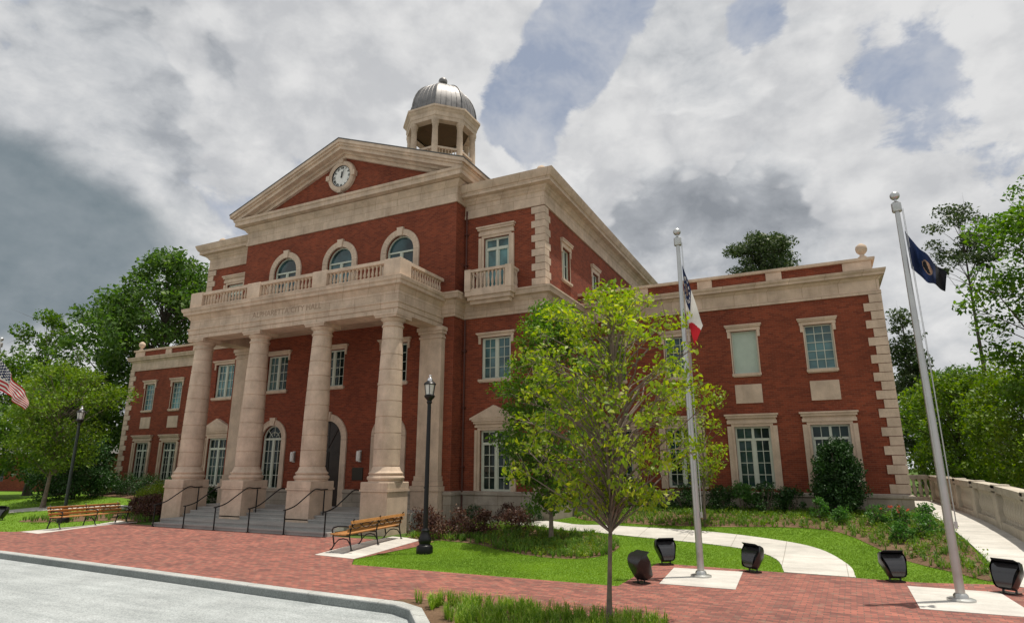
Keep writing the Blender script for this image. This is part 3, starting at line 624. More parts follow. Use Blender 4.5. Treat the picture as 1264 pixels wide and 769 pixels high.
mb=MB(); mb.lathe([(.5,27.5),(.45,27.7),(.27,27.78),(.2,27.92),(.21,28.12),(.29,28.19),(.31,28.34),(.27,28.48),(.16,28.58),(.06,28.63),(0,28.65)],16,(0,CY,0)); obj('dome_finial',mb,M['lead'],CU,40)

# --- windows (local: x right, y into the wall, z up, origin at the opening's foot)
def casement(w,h,cols,rows,transom=0,double=True,fr=.07,mun=.022,arc=None):
    """frame mesh for a w x h opening"""
    f=MB(); y0,y1=.10,.17; hw=w/2
    top=h
    if arc is None:
        f.box(-hw,-hw+fr,y0,y1,0,h); f.box(hw-fr,hw,y0,y1,0,h); f.box(-hw+fr,hw-fr,y0,y1,0,fr); f.box(-hw+fr,hw-fr,y0,y1,h-fr,h)
    else:
        r=hw; n=20; zs=arc
        f.box(-hw,-hw+fr,y0,y1,0,zs); f.box(hw-fr,hw,y0,y1,0,zs); f.box(-hw+fr,hw-fr,y0,y1,0,fr)
        pts=[(r*math.cos(PI*k/n),zs+r*math.sin(PI*k/n)) for k in range(n+1)]; pin=[((r-fr)*math.cos(PI*k/n),zs+(r-fr)*math.sin(PI*k/n)) for k in range(n+1)]
        for k in range(n): f.prism([pts[k],pts[k+1],pin[k+1],pin[k]],y0,y1)
        f.box(-hw+fr,hw-fr,y0-.01,y1+.01,zs-fr*.7,zs+fr*.7)
        for a in ((45,90,135) if double and cols>1 else ()): ca,sa=math.cos(R(a)),math.sin(R(a)); f.tube([(.25*r*ca,.135,zs+.25*r*sa),((r-fr)*ca,.135,zs+(r-fr)*sa)],mun*.8,4)
        if cols>1: f.tube([(.5*r*math.cos(PI*k/10),.135,zs+.5*r*math.sin(PI*k/10)) for k in range(11)],mun*.8,4)
        top=zs
    zt=top-transom
    if transom: f.box(-hw+fr,hw-fr,y0-.015,y1+.01,zt-fr*.7,zt+fr*.7)
    halves=[(-hw+fr,-.045),(.045,hw-fr)] if double else [(-hw+fr,hw-fr)]
    if double: f.box(-.05,.05,y0-.01,y1+.01,fr,top-fr*.5)
    for a,b in halves:
        if double:
            f.box(a,a+.05,y0+.012,y1-.005,fr,zt); f.box(b-.05,b,y0+.012,y1-.005,fr,zt)
        for c in range(1,cols): x=a+(b-a)*c/cols; f.box(x-mun/2,x+mun/2,y0+.02,y1-.01,fr,top-fr*.5)
        for r_ in range(1,rows): z=fr+(zt-fr)*r_/rows; f.box(a,b,y0+.022,y1-.012,z-mun/2,z+mun/2)
    return f
def pane(w,h,arc=None):
    p=MB()
    if arc is None: p.box(-w/2,w/2,.15,.20,0,h)
    else: p.prism(arch(0,w/2,0,arc),.15,.20)
    return p
def ears(mb,hw,z0,z1,proj=.09,ear=.11,drop=.28):
    mb.box(-hw-.02,hw+.02,-.06,.015,z0,z0+(z1-z0)*.55); mb.box(-hw-.06,hw+.06,-proj-.03,.015,z0+(z1-z0)*.55,z1-.05); mb.box(-hw-.09,hw+.09,-proj-.06,.015,z1-.05,z1)
    for s in (-1,1): a,b=sorted((s*(hw-ear),s*(hw-.003))); mb.box(a,b,-.055,.015,z0-drop,z0-.002)
def win(name,stone,w,h,gl,cols,rows,transom=0,double=True,arc=None,sill=None,fr=.07):
    o=obj(name,stone,M['stone'],B)
    obj('frame',casement(w,h,cols,rows,transom,double,fr,.026,arc),M['frame'],o); obj('pane',pane(w,h,arc),M[gl],o)
    if sill:
        m=MB(); m.box(-sill,sill,-.10,.12,-.11,-.005); m.box(-sill+.04,sill-.04,-.06,.12,-.15,-.11); obj('sill',m,M['stone'],o)
    return o
def put(o,places):
    """first place moves the thing itself, the others get copies of it and its pieces"""
    for i,(x,y,z,rz) in enumerate(places):
        c=o if i==0 else copy_tree(o,B); c.location=(x,y,z); c.rotation_euler.z=rz
        yield c
# wing windows, upper
m=MB(); ears(m,.66,1.83,2.10); m.box(-.56,-.512,-.02,.1,0,1.82); m.box(.512,.56,-.02,.1,0,1.82)
wu=win('wing_upper_window',m,1.02,1.82,'glass_hi',3,5,.0,False,None,.58,.05)
for c in put(wu,[(s*x,DW,6.35,0) for s in (1,-1) for x in WX]):
    if abs(c.location.x-18.27)<.01:
        for k in c.children:
            if k.name.startswith('pane'):
                k.data=k.data.copy(); k.data.materials.clear(); k.data.materials.append(M['blind']); k['label']='pane with a pale blind drawn down'
            if k.name.startswith('frame'):
                fm=casement(1.02,1.82,1,1,0,False,.05,.02); k.data=mesh('frame',fm,M['frame'])
# wing panels
for s in (1,-1):
    for x in WX:
        m=MB(); m.cbox(s*x-.53,s*x+.53,DW-.035,DW+.02,5.1,5.88,.012); obj('stone_panel',m,M['stone'],B)
def surround(m,hw,ho,h,top,base=0):
    """stone architrave around an opening half-width hw, to half-width ho, opening height h, entablature to top"""
    for s in (-1,1):
        a,b=sorted((s*(hw+.003),s*(hw+.12))); m.box(a,b,-.05,.1,base,h); a,b=sorted((s*(hw+.12),s*ho)); m.box(a,b,-.09,.015,base,h+.02)
    m.box(-hw-.12,hw+.12,-.05,.1,h+.003,h+.12); m.box(-ho,ho,-.09,.015,h+.12,h+(top-h)*.5); m.box(-ho+.03,ho-.03,-.07,.015,h+(top-h)*.5,top-.17)
    m.box(-ho-.03,ho+.03,-.16,.015,top-.17,top-.07); m.box(-ho-.08,ho+.08,-.21,.015,top-.07,top)
m=MB(); surround(m,.69,.97,2.46,2.97,-.05)
wl=win('wing_lower_window',m,1.38,2.46,'glass',2,4,.52,True,None,None,.07)
list(put(wl,[(s*x,DW,1.68,0) for s in (1,-1) for x in WX]))
# flank windows
m=MB(); ears(m,.86,1.84,2.05)
fu=win('flank_upper_window',m,1.44,1.83,'glass_hi',2,4,0,True,None,.84)
list(put(fu,[(s*FX,DF,6.22,0) for s in (1,-1)]))
m=MB(); surround(m,.73,.97,2.48,2.92,0); m.prism([(-1.16,2.925),(1.16,2.925),(1.16,2.99),(0,3.52),(-1.16,2.99)],-.22,.015); m2=MB()
fg=win('pedimented_window',m,1.46,2.48,'glass',2,4,.55,True,None,None,.08)
m2.prism([(-.86,2.995),(.86,2.995),(0,3.33)],-.235,-.222); obj('window_pediment_field',m2,M['stone'],fg)
list(put(fg,[(s*FX,DF,1.55,0) for s in (1,-1)]))
# balcony doors and balconies
m=MB(); surround(m,.64,.90,2.6,3.14,0)
bd=win('balcony_door',m,1.28,2.6,'glass_hi',1,1,.52,True,None,None,.1)
list(put(bd,[(s*FX,DF,10.12,0) for s in (1,-1)]))
m=MB(); m.box(-1.14,1.14,-.84,-.37,-.22,0); m.box(-1.06,1.06,-.76,-.36,-.40,-.22); m.box(-.98,.98,-.64,-.40,-.56,-.40); m.prism([(-1.14,-.0),(1.14,-.0),(1.14,.10),(-1.14,.10)],-.82,-.66)
m.box(-1.14,1.14,-.84,-.64,.86,.98)
for s in (-1,1):
    a,b=sorted((s*1.0,s*1.14)); m.box(a,b,-.64,-.02,0,.1); m.box(a,b,-.64,-.02,.86,.98)
bal=obj('balcony',m,M['stone'],B)
row(bal,(-.86,-.74),(.86,-.74),9,.10,.86)
for s in (-1,1): row(bal,(s*1.07,-.55),(s*1.07,-.08),3,.1,.86)
for s in (-1,1): a,b=sorted((s*.86,s*1.16)); m=MB(); m.box(a,b,-.86,-.63,.001,1.0); obj('balcony_pier',m,M['stone'],bal)
list(put(bal,[(s*FX,DF,10.02,0) for s in (1,-1)]))
# arched windows
def arch_stone(ri,ro,z0,zs,proj,key=True):
    m=MB(); n=18
    for s in (-1,1): a,b=sorted((s*(ri+.003),s*ro)); m.box(a,b,-proj,.1,z0,zs-.01)
    for k in range(n):
        a0,a1=PI*k/n+.004,PI*(k+1)/n-.004
        m.prism([((ri+.003)*math.cos(a0),zs+(ri+.003)*math.sin(a0)),(ro*math.cos(a0),zs+ro*math.sin(a0)),(ro*math.cos(a1),zs+ro*math.sin(a1)),((ri+.003)*math.cos(a1),zs+(ri+.003)*math.sin(a1))],-proj,.1)
    if key: m.prism([(-.12,zs+ri-.02),(.12,zs+ri-.02),(.19,zs+ro+.09),(-.19,zs+ro+.09)],-proj-.05,.05)
    return m
au=win('arched_upper_window',arch_stone(.8,1.11,.0,1.9,.08),1.6,2.7,'glass_hi',1,2,0,True,1.9,None,.06)
list(put(au,[(x,0,10.6,0) for x in ARX]))
ag=win('arched_lower_window',arch_stone(.66,.94,.0,2.36,.07),1.32,3.0,'glass',2,4,0,True,2.36,.8,.07)
list(put(ag,[(x,0,1.5,0) for x in GAX]))
m=MB(); ears(m,.84,1.79,2.0)
pu=win('porch_upper_window',m,1.4,1.77,'glass',2,4,0,True,None,.82)
list(put(pu,[(x,0,6.25,0) for x in UX]))
m=MB(); ears(m,.62,1.58,1.95,.1,.12,.3); m.box(-.55,-.502,-.02,.1,0,1.57); m.box(.502,.55,-.02,.1,0,1.57)
su=win('side_window',m,1.0,1.57,'glass',1,2,0,True,None,.62,.06)
list(put(su,[(WF,y,10.98,PI/2) for y in SY]+[(-WF,y,10.98,-PI/2) for y in SY]))
# entrance door
dr=obj('entrance_door',arch_stone(.88,1.2,0,2.95,.08),M['stone'],B,None,(0,0,.8))
m=MB(); m.prism(arch(0,.88,0,2.95),.12,.2); obj('door_leaf',m,M['door'],dr)
m=MB()
for s in (-1,1):
    for z0,z1 in ((.25,1.0),(1.15,2.3)):
        a,b=sorted((s*.12,s*.7)); m.box(a,b,.10,.118,z0,z1)
    a,b=sorted((s*.015,s*.06)); m.box(a,b,.09,.117,0,2.4)
m.box(-.85,.85,.09,.117,2.44,2.56)
for a in (45,90,135): m.tube([(0,.11,2.56),(.82*math.cos(R(a)),.11,2.95+.82*math.sin(R(a)))],.02,4)
obj('door_panels',m,M['door'],dr)
m=MB(); m.tube([(.07,.04,.95),(.07,.04,1.3)],.018,8); m.tube([(-.07,.04,.95),(-.07,.04,1.3)],.018,8); obj('door_handle',m,M['alu'],dr,40)
# wall lamps and plaque
for x in (-2.0,2.0):
    m=MB(); m.box(x-.08,x+.08,-.03,.01,2.75,3.25); wlp=obj('wall_lamp',m,M['alu'],B)
    m=MB(); m.lathe([(.085,2.78),(.10,2.86),(.10,3.14),(.085,3.22)],14,(x,-.13,0)); obj('lamp_shade',m,M['white'],wlp,40)
m=MB(); m.box(1.62,2.22,-.04,.01,1.95,2.5); obj('wall_plaque',m,M['dimplaque'],B)
# --- pilasters
for s in (-1,1):
    x0,x1=5.25,6.36; m=MB()
    def pb(a,b,c,z0,z1): p,q=sorted((s*a,s*b)); m.box(p,q,-c,.02,z0,z1)
    pb(x0-.12,x1+.12,.44,.1,1.55); pb(x0-.16,x1+.16,.48,1.555,1.75); pb(x0-.09,x1+.09,.39,1.76,1.95); pb(x0-.05,x1+.05,.35,1.955,2.15); pb(x0,x1,.30,2.155,8.0); pb(x0-.04,x1+.04,.34,8.005,8.1); pb(x0,x1,.30,8.105,8.2); pb(x0-.07,x1+.07,.37,8.205,8.33); pb(x0-.12,x1+.12,.42,8.335,8.5)
    obj('pilaster',m,M['stone'],B)
# --- portico
PX,PY,PTOP=6.2,-3.3,9.96
PE=[(-.05,8.5),(0,8.5),(0,8.7),(.03,8.71),(.03,8.9),(.07,8.93),(.07,9.0),(.0,9.02),(.0,9.42),(.05,9.46),(.09,9.54),(.13,9.6),(.25,9.64),(.26,9.76),(.31,9.8),(.34,9.9),(.34,9.96),(-.3,9.97)]
m=MB(); m.sweep([(-PX,.0),(-PX,PY),(PX,PY),(PX,.0)],PE); pent=obj('portico_entablature',m,M['stone_j'],B,25)
m=MB(); m.box(-PX+.02,PX-.02,PY+.02,PY+.9,8.503,9.5); 
for s in (-1,1): a,b=sorted((s*(PX-.02),s*(PX-.9))); m.box(a,b,PY+.905,-.01,8.503,9.5)
obj('portico_beam',m,M['stone'],pent)
m=MB(); m.box(-PX+.91,PX-.91,PY+.91,-.01,8.95,9.1); obj('porch_ceiling',m,M['stone'],pent)
m=MB(); m.box(-PX+.1,PX-.1,PY+.1,-.02,9.7,9.955); obj('balcony_deck',m,M['roof'],pent)
me=text_mesh('ALPHARETTA CITY HALL',.37,.004)
o=bpy.data.objects.new('inscription',me); COL.objects.link(o); me.materials.append(M['engrave']); o.parent=pent; o.rotation_euler=(PI/2,0,0); o.location=(.1,PY-.003,9.22)
# balustrade above
bx=6.27; by=-3.36
m=MB()
def rail(m,x0,x1,y0,y1,z0,z1): m.box(x0,x1,y0,y1,z0,z1)
for z0,z1,hw in ((9.965,10.1,.13),(10.62,10.76,.15)):
    m.box(-bx+.001,bx-.001,by+.15-hw,by+.15+hw,z0,z1)
    for s in (-1,1): m.box(s*(bx-.15)-hw,s*(bx-.15)+hw,by+.15+hw+.001,-.08,z0,z1)
bs=obj('balustrade',m,M['stone'],B)
pw=.39; cxs=(-5.88,-2.0,2.0,5.88)
for a,b in zip(cxs,cxs[1:]): row(bs,(a+pw,by+.15),(b-pw,by+.15),15,10.1,10.62,.062)
for s in (-1,1): row(bs,(s*(bx-.15),by+.75),(s*(bx-.15),-.12),13,10.1,10.62,.062)
for i,x in enumerate(cxs):
    m=MB(); m.cbox(x-pw-.02,x+pw+.02,by-.03,by+(.75 if i in (0,3) else .34),9.97,10.775,.012); obj('pier',m,M['stone'],bs)
# columns on pedestals
def column(x):
    y=-2.8
    m=MB(); m.cbox(x-.62,x+.62,y-.68,y+.62,.0,1.62,.01); m.box(x-.66,x+.66,y-.72,y+.66,1.625,1.70); m.cbox(x-.64,x+.64,y-.70,y+.64,1.705,1.97,.02); 
    pd=obj('pedestal',m,M['stone'],B)
    c=MB(); pr=[(.66,1.972),(.66,2.03),(.70,2.06),(.715,2.12),(.69,2.18),(.62,2.2),(.62,2.23),(.655,2.26),(.66,2.3),(.60,2.34),(.56,2.4),(.53,2.5)]
    def rad(z):
        t=max(0,(z-3.6)/(8.0-3.6)); return .515-.115*t**1.35
    z=2.55
    while z<7.95:
        z2=min(z+.615,7.97); r0,r1=rad(z),rad(z2)
        pr+=[(r0-.022,z),(r0-.022,z+.014),(r0,z+.026),((r0+r1)/2,(z+z2)/2),(r1,z2-.012)]; z=z2
    pr+=[(.40,7.98),(.44,8.0),(.45,8.04),(.43,8.07),(.40,8.09),(.40,8.2),(.45,8.22),(.46,8.25),(.50,8.30),(.52,8.335),(.50,8.345)]
    c.lathe(pr,36,(x,y,0)); c.box(x-.53,x+.53,y-.53,y+.53,8.345,8.43); c.box(x-.56,x+.56,y-.56,y+.5,8.43,8.502)
    obj('column',c,M['stone'],B,35)
for x in (-5.63,-1.88,1.88,5.63): column(x)
# steps and porch floor
m=MB(); SX=4.78; M['step']=concrete_mat('grey granite step',(.38,.37,.35),None,.2)
ST=[(-4.85,.27),(-4.5,.41),(-3.45,.54),(-3.12,.67),(-2.79,.80)]
lo=-.2
for i,(y,z) in enumerate(ST):
    y2=ST[i+1][0] if i<len(ST)-1 else .1
    m.box(-SX,SX,y,-2.0,lo,z-.045); m.box(-SX,SX,y-.03,y2+.02 if i<len(ST)-1 else -2.0,z-.045,z)
    lo=z+.001
m.box(-6.27,6.27,-1.998,.06,-.2,.80)
obj('entrance_steps',m,M['step'],B)
# ------------------------------------------------------------------ handrails
def handrail(x,label):
    t=thing('handrail',label,'handrail',(x,-4.95,g(x,-4.95)),0,'black handrails on the entrance steps')
    z0=g(x,-4.95)
    m=MB(); m.tube([(0,0,-.02),(0,0,.86)],.026,8); m.lathe([(.06,0.0),(.06,.02),(.03,.04)],10); obj('post',m,M['black'],t,40)
    m=MB(); m.tube([(0,1.98,.665-z0),(0,1.98,1.62-z0)],.026,8); obj('post',m,M['black'],t,40)
    pts=curve([(-.08,.86),(.12,.885),(.5,1.0),(1.0,1.30),(1.45,1.55),(1.8,1.63-z0+.02),(2.15,1.64-z0+.02)],5)
    m=MB(); m.tube([(0,p[0],p[1]) for p in pts],.024,8); obj('rail',m,M['black'],t,40)
for x,lb in ((-4.6,'black iron handrail beside the right face of the leftmost column pedestal'),(-2.72,'black iron handrail just left of the second column pedestal from the left'),
             (-.93,'black iron handrail just right of the second column pedestal from the left'),(.95,'black iron handrail just left of the pedestal third from the left'),
             (2.78,'black iron handrail just right of the pedestal third from the left'),(4.72,'black iron handrail with a bright end just left of the rightmost pedestal')): handrail(x,lb)
# ------------------------------------------------------------------ benches (local: faces -x, length along y)
def bench(loc,rz,label):
    t=thing('park_bench',label,'bench',loc,rz,'timber benches on concrete pads'); LN=3.45
    for k,dx in enumerate((-.30,-.19,-.08,.03,.14)):
        m=MB(); m.cbox(dx-.045,dx+.045,-LN/2,LN/2,.43+.012*(k==0),.465+.012*(k==0),.006); obj('seat_slat',m,M['wood'],t)
    for k,z in enumerate((.56,.68,.80)):
        m=MB(); m.cbox(-.018,.018,-LN/2,LN/2,-.045,.045,.006); m.xform(Matrix.Translation((.235+.055*k,0,z))@Matrix.Rotation(R(-14),4,'Y')); obj('back_slat',m,M['wood'],t)
    for yy in (-1.6,0,1.6):
        m=MB(); r=.022
        m.tube(curve([(.30,yy,.0),(.25,yy,.22),(.20,yy,.42),(.27,yy,.62),(.335,yy,.88)],5) if False else [(.33,yy,.0),(.29,yy,.15),(.235,yy,.40),(.27,yy,.60),(.345,yy,.86),(.38,yy,.88)],r,8)
        m.tube([(-.37,yy,0),(-.33,yy,.05),(-.27,yy,.14),(-.30,yy,.28),(-.33,yy,.41)],r,8)
        m.tube([(-.33,yy,.415),(.24,yy,.40)],r,8)
        m.tube([(-.27,yy,.16),(-.12,yy,.30),(.03,yy,.33),(.18,yy,.30),(.28,yy,.16)],r*.8,8)
        m.tube([(.30,yy,.66),(.10,yy,.675),(-.18,yy,.67),(-.33,yy,.63),(-.37,yy,.56),(-.32,yy,.43)],r,8)
        for x in (-.37,.33): m.lathe([(.045,0),(.045,.02),(.02,.03)],10,(x,yy,0))
        obj('iron_frame',m,M['black'],t,40)
    m=MB()
    for a in (-1.6,0):
        for sgn in (1,-1):
            m.tube([(.315+.018*sgn*math.sin(q*PI/12),a+1.6*q/12,.68+.09*sgn*math.sin(q*PI/4)) for q in range(13)],.012,6)
    obj('back_scrollwork',m,M['black'],t,40)
    return t
bench((7.33,-5.72,g(7.4,-5.75)+.016),R(9),'brown slatted bench seen from behind beside the grey lamp lawn, right of the steps')['label']='slatted timber bench with black iron frame seen from behind, beside the near lamp post'
bench((-7.85,-5.6,g(-7.7,-5.75)+.016),PI+R(11),'slatted timber bench seen from its front, at the far left end of the brick plaza')
# ------------------------------------------------------------------ lamp posts
M['lampglass']=plain('frosted lamp glass',(.62,.62,.58),.15,0,.6,.05); M['chrome']=plain('bright metal cap',(.7,.7,.7),.2,1,.5,.05)
def lamp(x,y,label,cm):
    t=thing('street_lamp',label,'street lamp',(x,y,g(x,y)),0,'black lamp posts beside the benches')
    m=MB(); m.lathe([(.24,-.03),(.25,.05),(.25,.16),(.235,.22),(.18,.25),(.165,.28),(.20,.36),(.195,.44),(.15,.52),(.12,.62),(.13,.66),(.095,.72)],24); obj('base',m,M['black'],t,40)
    m=MB(); pr=[]
    for z,r in ((.7,.075),(4.45,.06),(4.5,.09),(4.55,.075)): pr.append((r,z))
    m.lathe(pr,16); m.tube([(-.02,0,1.9),(-.09,0,1.9)],.03,6); obj('pole',m,cm,t,20)
    m=MB(); m.lathe([(.06,4.54),(.10,4.6),(.16,4.66),(.17,4.72),(.13,4.75)],20); m.lathe([(.19,5.06),(.20,5.09),(.17,5.13),(.10,5.18),(.07,5.2)],20)
    for k in range(6):
        a=k*PI/3; m.tube([(.135*math.cos(a),.135*math.sin(a),4.72),(.185*math.cos(a),.185*math.sin(a),5.08)],.011,5)
    obj('lantern_frame',m,M['black'],t,40)
    m=MB(); m.lathe([(.115,4.74),(.165,5.07)],20); obj('lantern_glass',m,M['lampglass'],t,40)
    m=MB(); m.lathe([(.09,5.19),(.085,5.24),(.05,5.29),(.035,5.31),(.05,5.34),(.03,5.38),(0,5.39)],16); obj('cap',m,M['chrome'],t,40)
M['lampgreen']=plain('dark green black iron',(.008,.016,.011),.35)
lamp(9.72,-6.09,'tall black lamp post on the lawn in front of the right pilaster',M['black'])
lamp(-11.3,-4.77,'dark lamp post behind the far left bench, in front of the young tree',M['lampgreen'])
# ------------------------------------------------------------------ flagpoles and flags
M['nylon']={}
def cloth(name,c,rough=.8):
    m=bpy.data.materials.new(name); m.use_nodes=True; nt=m.node_tree; nt.nodes.clear(); out=N(nt,'ShaderNodeOutputMaterial')
    b=N(nt,'ShaderNodeBsdfPrincipled'); b.inputs['Roughness'].default_value=rough; t=N(nt,'ShaderNodeBsdfTranslucent'); o=coords(nt); n=noise(nt,o,5,3,.6)
    cc=mix(nt,[x*.85 for x in c],[min(1,x*1.12) for x in c],n); L(nt,cc,b.inputs['Base Color']); L(nt,cc,t.inputs[0])
    x=N(nt,'ShaderNodeMixShader'); x.inputs[0].default_value=.4; L(nt,b.outputs[0],x.inputs[1]); L(nt,t.outputs[0],x.inputs[2]); L(nt,x.outputs[0],out.inputs[0]); return m
RED,WHT,NAVY,BLK,TAN=cloth('red nylon',(.52,.02,.03)),cloth('white nylon',(.80,.78,.74)),cloth('navy nylon',(.014,.028,.085)),cloth('black nylon',(.010,.012,.016)),cloth('tan nylon',(.30,.20,.14))
def pole(x,y,h,label):
    t=thing('flagpole',label,'flagpole',(x,y,g(x,y)+.015),0,'tall silver flagpoles on concrete pads')
    m=MB(); m.lathe([(.24,0),(.24,.03),(.20,.045),(.13,.05),(.125,.10),(.10,.13)],28); obj('base_collar',m,M['alu'],t,40)
    m=MB(); m.lathe([(.082,.05),(.08,2.5),(.05,h-.35)],20); obj('shaft',m,M['alu'],t,40)
    m=MB(); m.lathe([(.09,h-.36),(.10,h-.34),(.10,h-.16),(.07,h-.13),(.025,h-.11),(.025,h-.06)],18); obj('truck',m,M['alu'],t,40)
    m=MB(); m.lathe([(.1*math.sin(q*PI/12)+.0005,h+.03-.1*math.cos(q*PI/12)) for q in range(13)],18); obj('ball',m,M['alu'],t,40)
    m=MB(); m.tube([(.115,-.02,h-.3),(.135,-.02,h*.6),(.125,-.02,1.4)],.006,5); m.tube([(.095,-.02,h-.32),(.12,-.04,h*.5),(.115,-.02,1.4)],.006,5); m.box(.085,.14,-.035,-.005,1.32,1.45); obj('halyard',m,M['alu'],t)
    return t
pole(17.88,-6.62,8.62,'silver flagpole left of the pale curved path, flying the red and white flag')
pole(22.86,-7.18,8.42,'silver flagpole nearest the right edge, flying the dark navy flag')
pole(-15.2,-6.92,8.62,'silver flagpole at the far left edge, flying the striped flag')
def flag(name,label,A,Bp,Cf,Df,folds,amp,colour,mats,sag=.0,nu=60,nv=39,phase=0.,curl=None):
    """A,Bp top/bottom of the hoist, Cf,Df top/bottom of the fly; u 0..1 to the fly, v 0..1 upwards"""
    A,Bp,Cf,Df=[Vector(p) for p in (A,Bp,Cf,Df)]; m=MB(); vs=[]
    nrm=(Cf-A).cross(A-Bp).normalized()
    for j in range(nv+1):
        v=j/nv
        for i in range(nu+1):
            u=i/nu; p=(Bp*(1-u)+Df*u)*(1-v)+(A*(1-u)+Cf*u)*v
            p=p+nrm*amp*min(1,u*3.5)*(math.sin(folds*u*2*PI+v*2.2+phase)+.5*math.sin(folds*1.9*u*2*PI-v*4+phase*2))
            p=p+Vector((0,0,-sag*math.sin(PI*u)*(1)))+Vector((0,0,.02*math.sin(folds*3*u+v*3)))
            vs.append(p)
    m.v=[tuple(p) for p in vs]
    for j in range(nv):
        for i in range(nu):
            m.f.append((j*(nu+1)+i,j*(nu+1)+i+1,(j+1)*(nu+1)+i+1,(j+1)*(nu+1)+i)); m.m.append(colour((i+.5)/nu,(j+.5)/nv,i,j))
    o=obj(name,m,mats,None,60); return tag(o,label,'flag')
def geo(u,v,i,j):
    if u<.40 and v>.334:
        du,dv=(u-.2)*1.5,(v-.667); r=math.hypot(du,dv); a=math.atan2(dv,du)*13/(2*PI)
        if .20<r<.26 and abs(a-round(a))<.26: return 1
        if r<.12 and not(.05<r<.08): return 3
        return 2
    return 1 if (v-.45)+(.72-u)*1.3>0 else 0
flag('state_flag','limp flag of red and white bands with a blue canton on the middle pole',(17.96,-6.66,7.7),(17.97,-6.64,6.45),(18.40,-6.70,6.0),(18.1,-6.62,5.5),.9,.06,geo,[RED,WHT,NAVY,TAN],.0,phase=.6)
def navy(u,v,i,j):
    du,dv=(u-.5)*1.5,(v-.52); r=math.hypot(du,dv)
    if r<.21: return 1 if (r>.18 or math.sin(14*du+9*dv)>.5) else 2
    return 2 if u>.72 else 0
flag('navy_flag','dark navy flag with a tan round emblem drooping from the right pole',(22.94,-7.2,7.6),(22.95,-7.18,6.72),(23.56,-7.25,6.52),(23.50,-7.1,6.18),1.5,.12,navy,[NAVY,TAN,BLK],.07,phase=1.1)
def stripes(u,v,i,j):
    if u<.4 and v>6/13:
        a,b=int(u/.4*11),int((v-6/13)/(7/13)*9)
        fu,fv=u/.4*11-a-.5,(v-6/13)/(7/13)*9-b-.5
        if (a+b)%2==0 and abs(fu)<.4 and abs(fv)<.4: return 1
        return 2
    return 0 if int(v*13)%2==0 else 1
flag('striped_flag','red and white striped flag with a starry navy canton at the left edge',(-15.1,-6.92,7.75),(-15.1,-6.92,6.3),(-13.05,-6.3,5.62),(-13.35,-6.25,5.2),1.6,.11,stripes,[RED,WHT,NAVY],-.08,nu=66,nv=52,phase=.3)
# ------------------------------------------------------------------ floodlights (local: beam towards +x and up)
M['floodglass']=plain('dark floodlight glass',(.02,.02,.023),.16,0,.8,.1)
M['blackpl']=plain('black cast housing',(.012,.012,.013),.30,.0,.6,.15)
def flood(x,y,aim,label):
    t=thing('floodlight',label,'floodlight',(x,y,g(x,y)),aim,'black floodlights around the flagpoles')
    m=MB()
    # housing: chamfered front outline tapering back to a rounded tail, leaning back
    outl=[(-.15,-.31),(.15,-.31),(.21,-.24),(.33,.14),(.29,.31),(-.29,.31),(-.33,.14),(-.21,-.24)]
    rings=[(.13,1.0),(.11,1.04),(-.02,1.02),(-.12,.90),(-.2,.68),(-.235,.40)]
    T=Matrix.Translation((0,0,.33))@Matrix.Rotation(R(-24),4,'Y')@Matrix.Scale(.86,4); n=len(outl)
    vs=[T@Vector((d,a*s,b*s+(.02 if s>1 else 0))) for d,s in rings for a,b in outl]; fs=[(i*n+k,i*n+(k+1)%n,(i+1)*n+(k+1)%n,(i+1)*n+k) for i in range(len(rings)-1) for k in range(n)]
    fs+=[tuple((len(rings)-1)*n+k for k in range(n))]; m.add(vs,fs); obj('housing',m,M['blackpl'],t,35)
    m=MB(); nb=8
    vs=[T@Vector((.085+.085*math.sin(PI*q/nb),sg*(.15+.15*(q/nb)**.8),-.285+.57*q/nb)) for q in range(nb+1) for sg in (-1,1)]
    m.add(vs,[(2*q,2*q+1,2*q+3,2*q+2) for q in range(nb)]); obj('lens',m,M['floodglass'],t,60)
    m=MB(); m.add([T@Vector(p) for p in ((.13,-.29,.31),(.13,.29,.31),(.25,.25,.32),(.25,-.25,.32),(.13,-.29,.325),(.13,.29,.325),(.25,.25,.335),(.25,-.25,.335))],[(0,1,2,3),(7,6,5,4),(0,4,5,1),(1,5,6,2),(2,6,7,3),(3,7,4,0)]); obj('visor',m,M['blackpl'],t)
    m=MB(); m.box(-.12,.12,-.16,.16,0,.03); 
    for s in (-1,1): m.tube([(0,s*.12,.02),(-.02,s*.12,.14)],.02,6)
    obj('bracket',m,M['blackpl'],t,30)
def aim(x,y,px,py): return math.atan2(py-y,px-x)
for x,y,px,py,lb in ((16.82,-8.02,17.9,-6.6,'black floodlight nearest the slim tree trunk, on the lawn corner'),(16.72,-5.08,17.9,-6.6,'black floodlight on the grass behind the middle flagpole pad, left of the pole'),
                     (18.91,-5.32,17.9,-6.6,'black floodlight between the middle flagpole pad and the curved path'),(21.93,-5.3,22.8,-7.2,'black floodlight at the lawn edge left of the right flagpole'),
                     (23.89,-5.87,22.8,-7.2,'black floodlight right of the right flagpole, at the photo edge'),(-15.75,-5.2,-15.2,-6.9,'black floodlight on the far left lawn at the left edge')):
    flood(x,y,aim(x,y,px,py),lb)
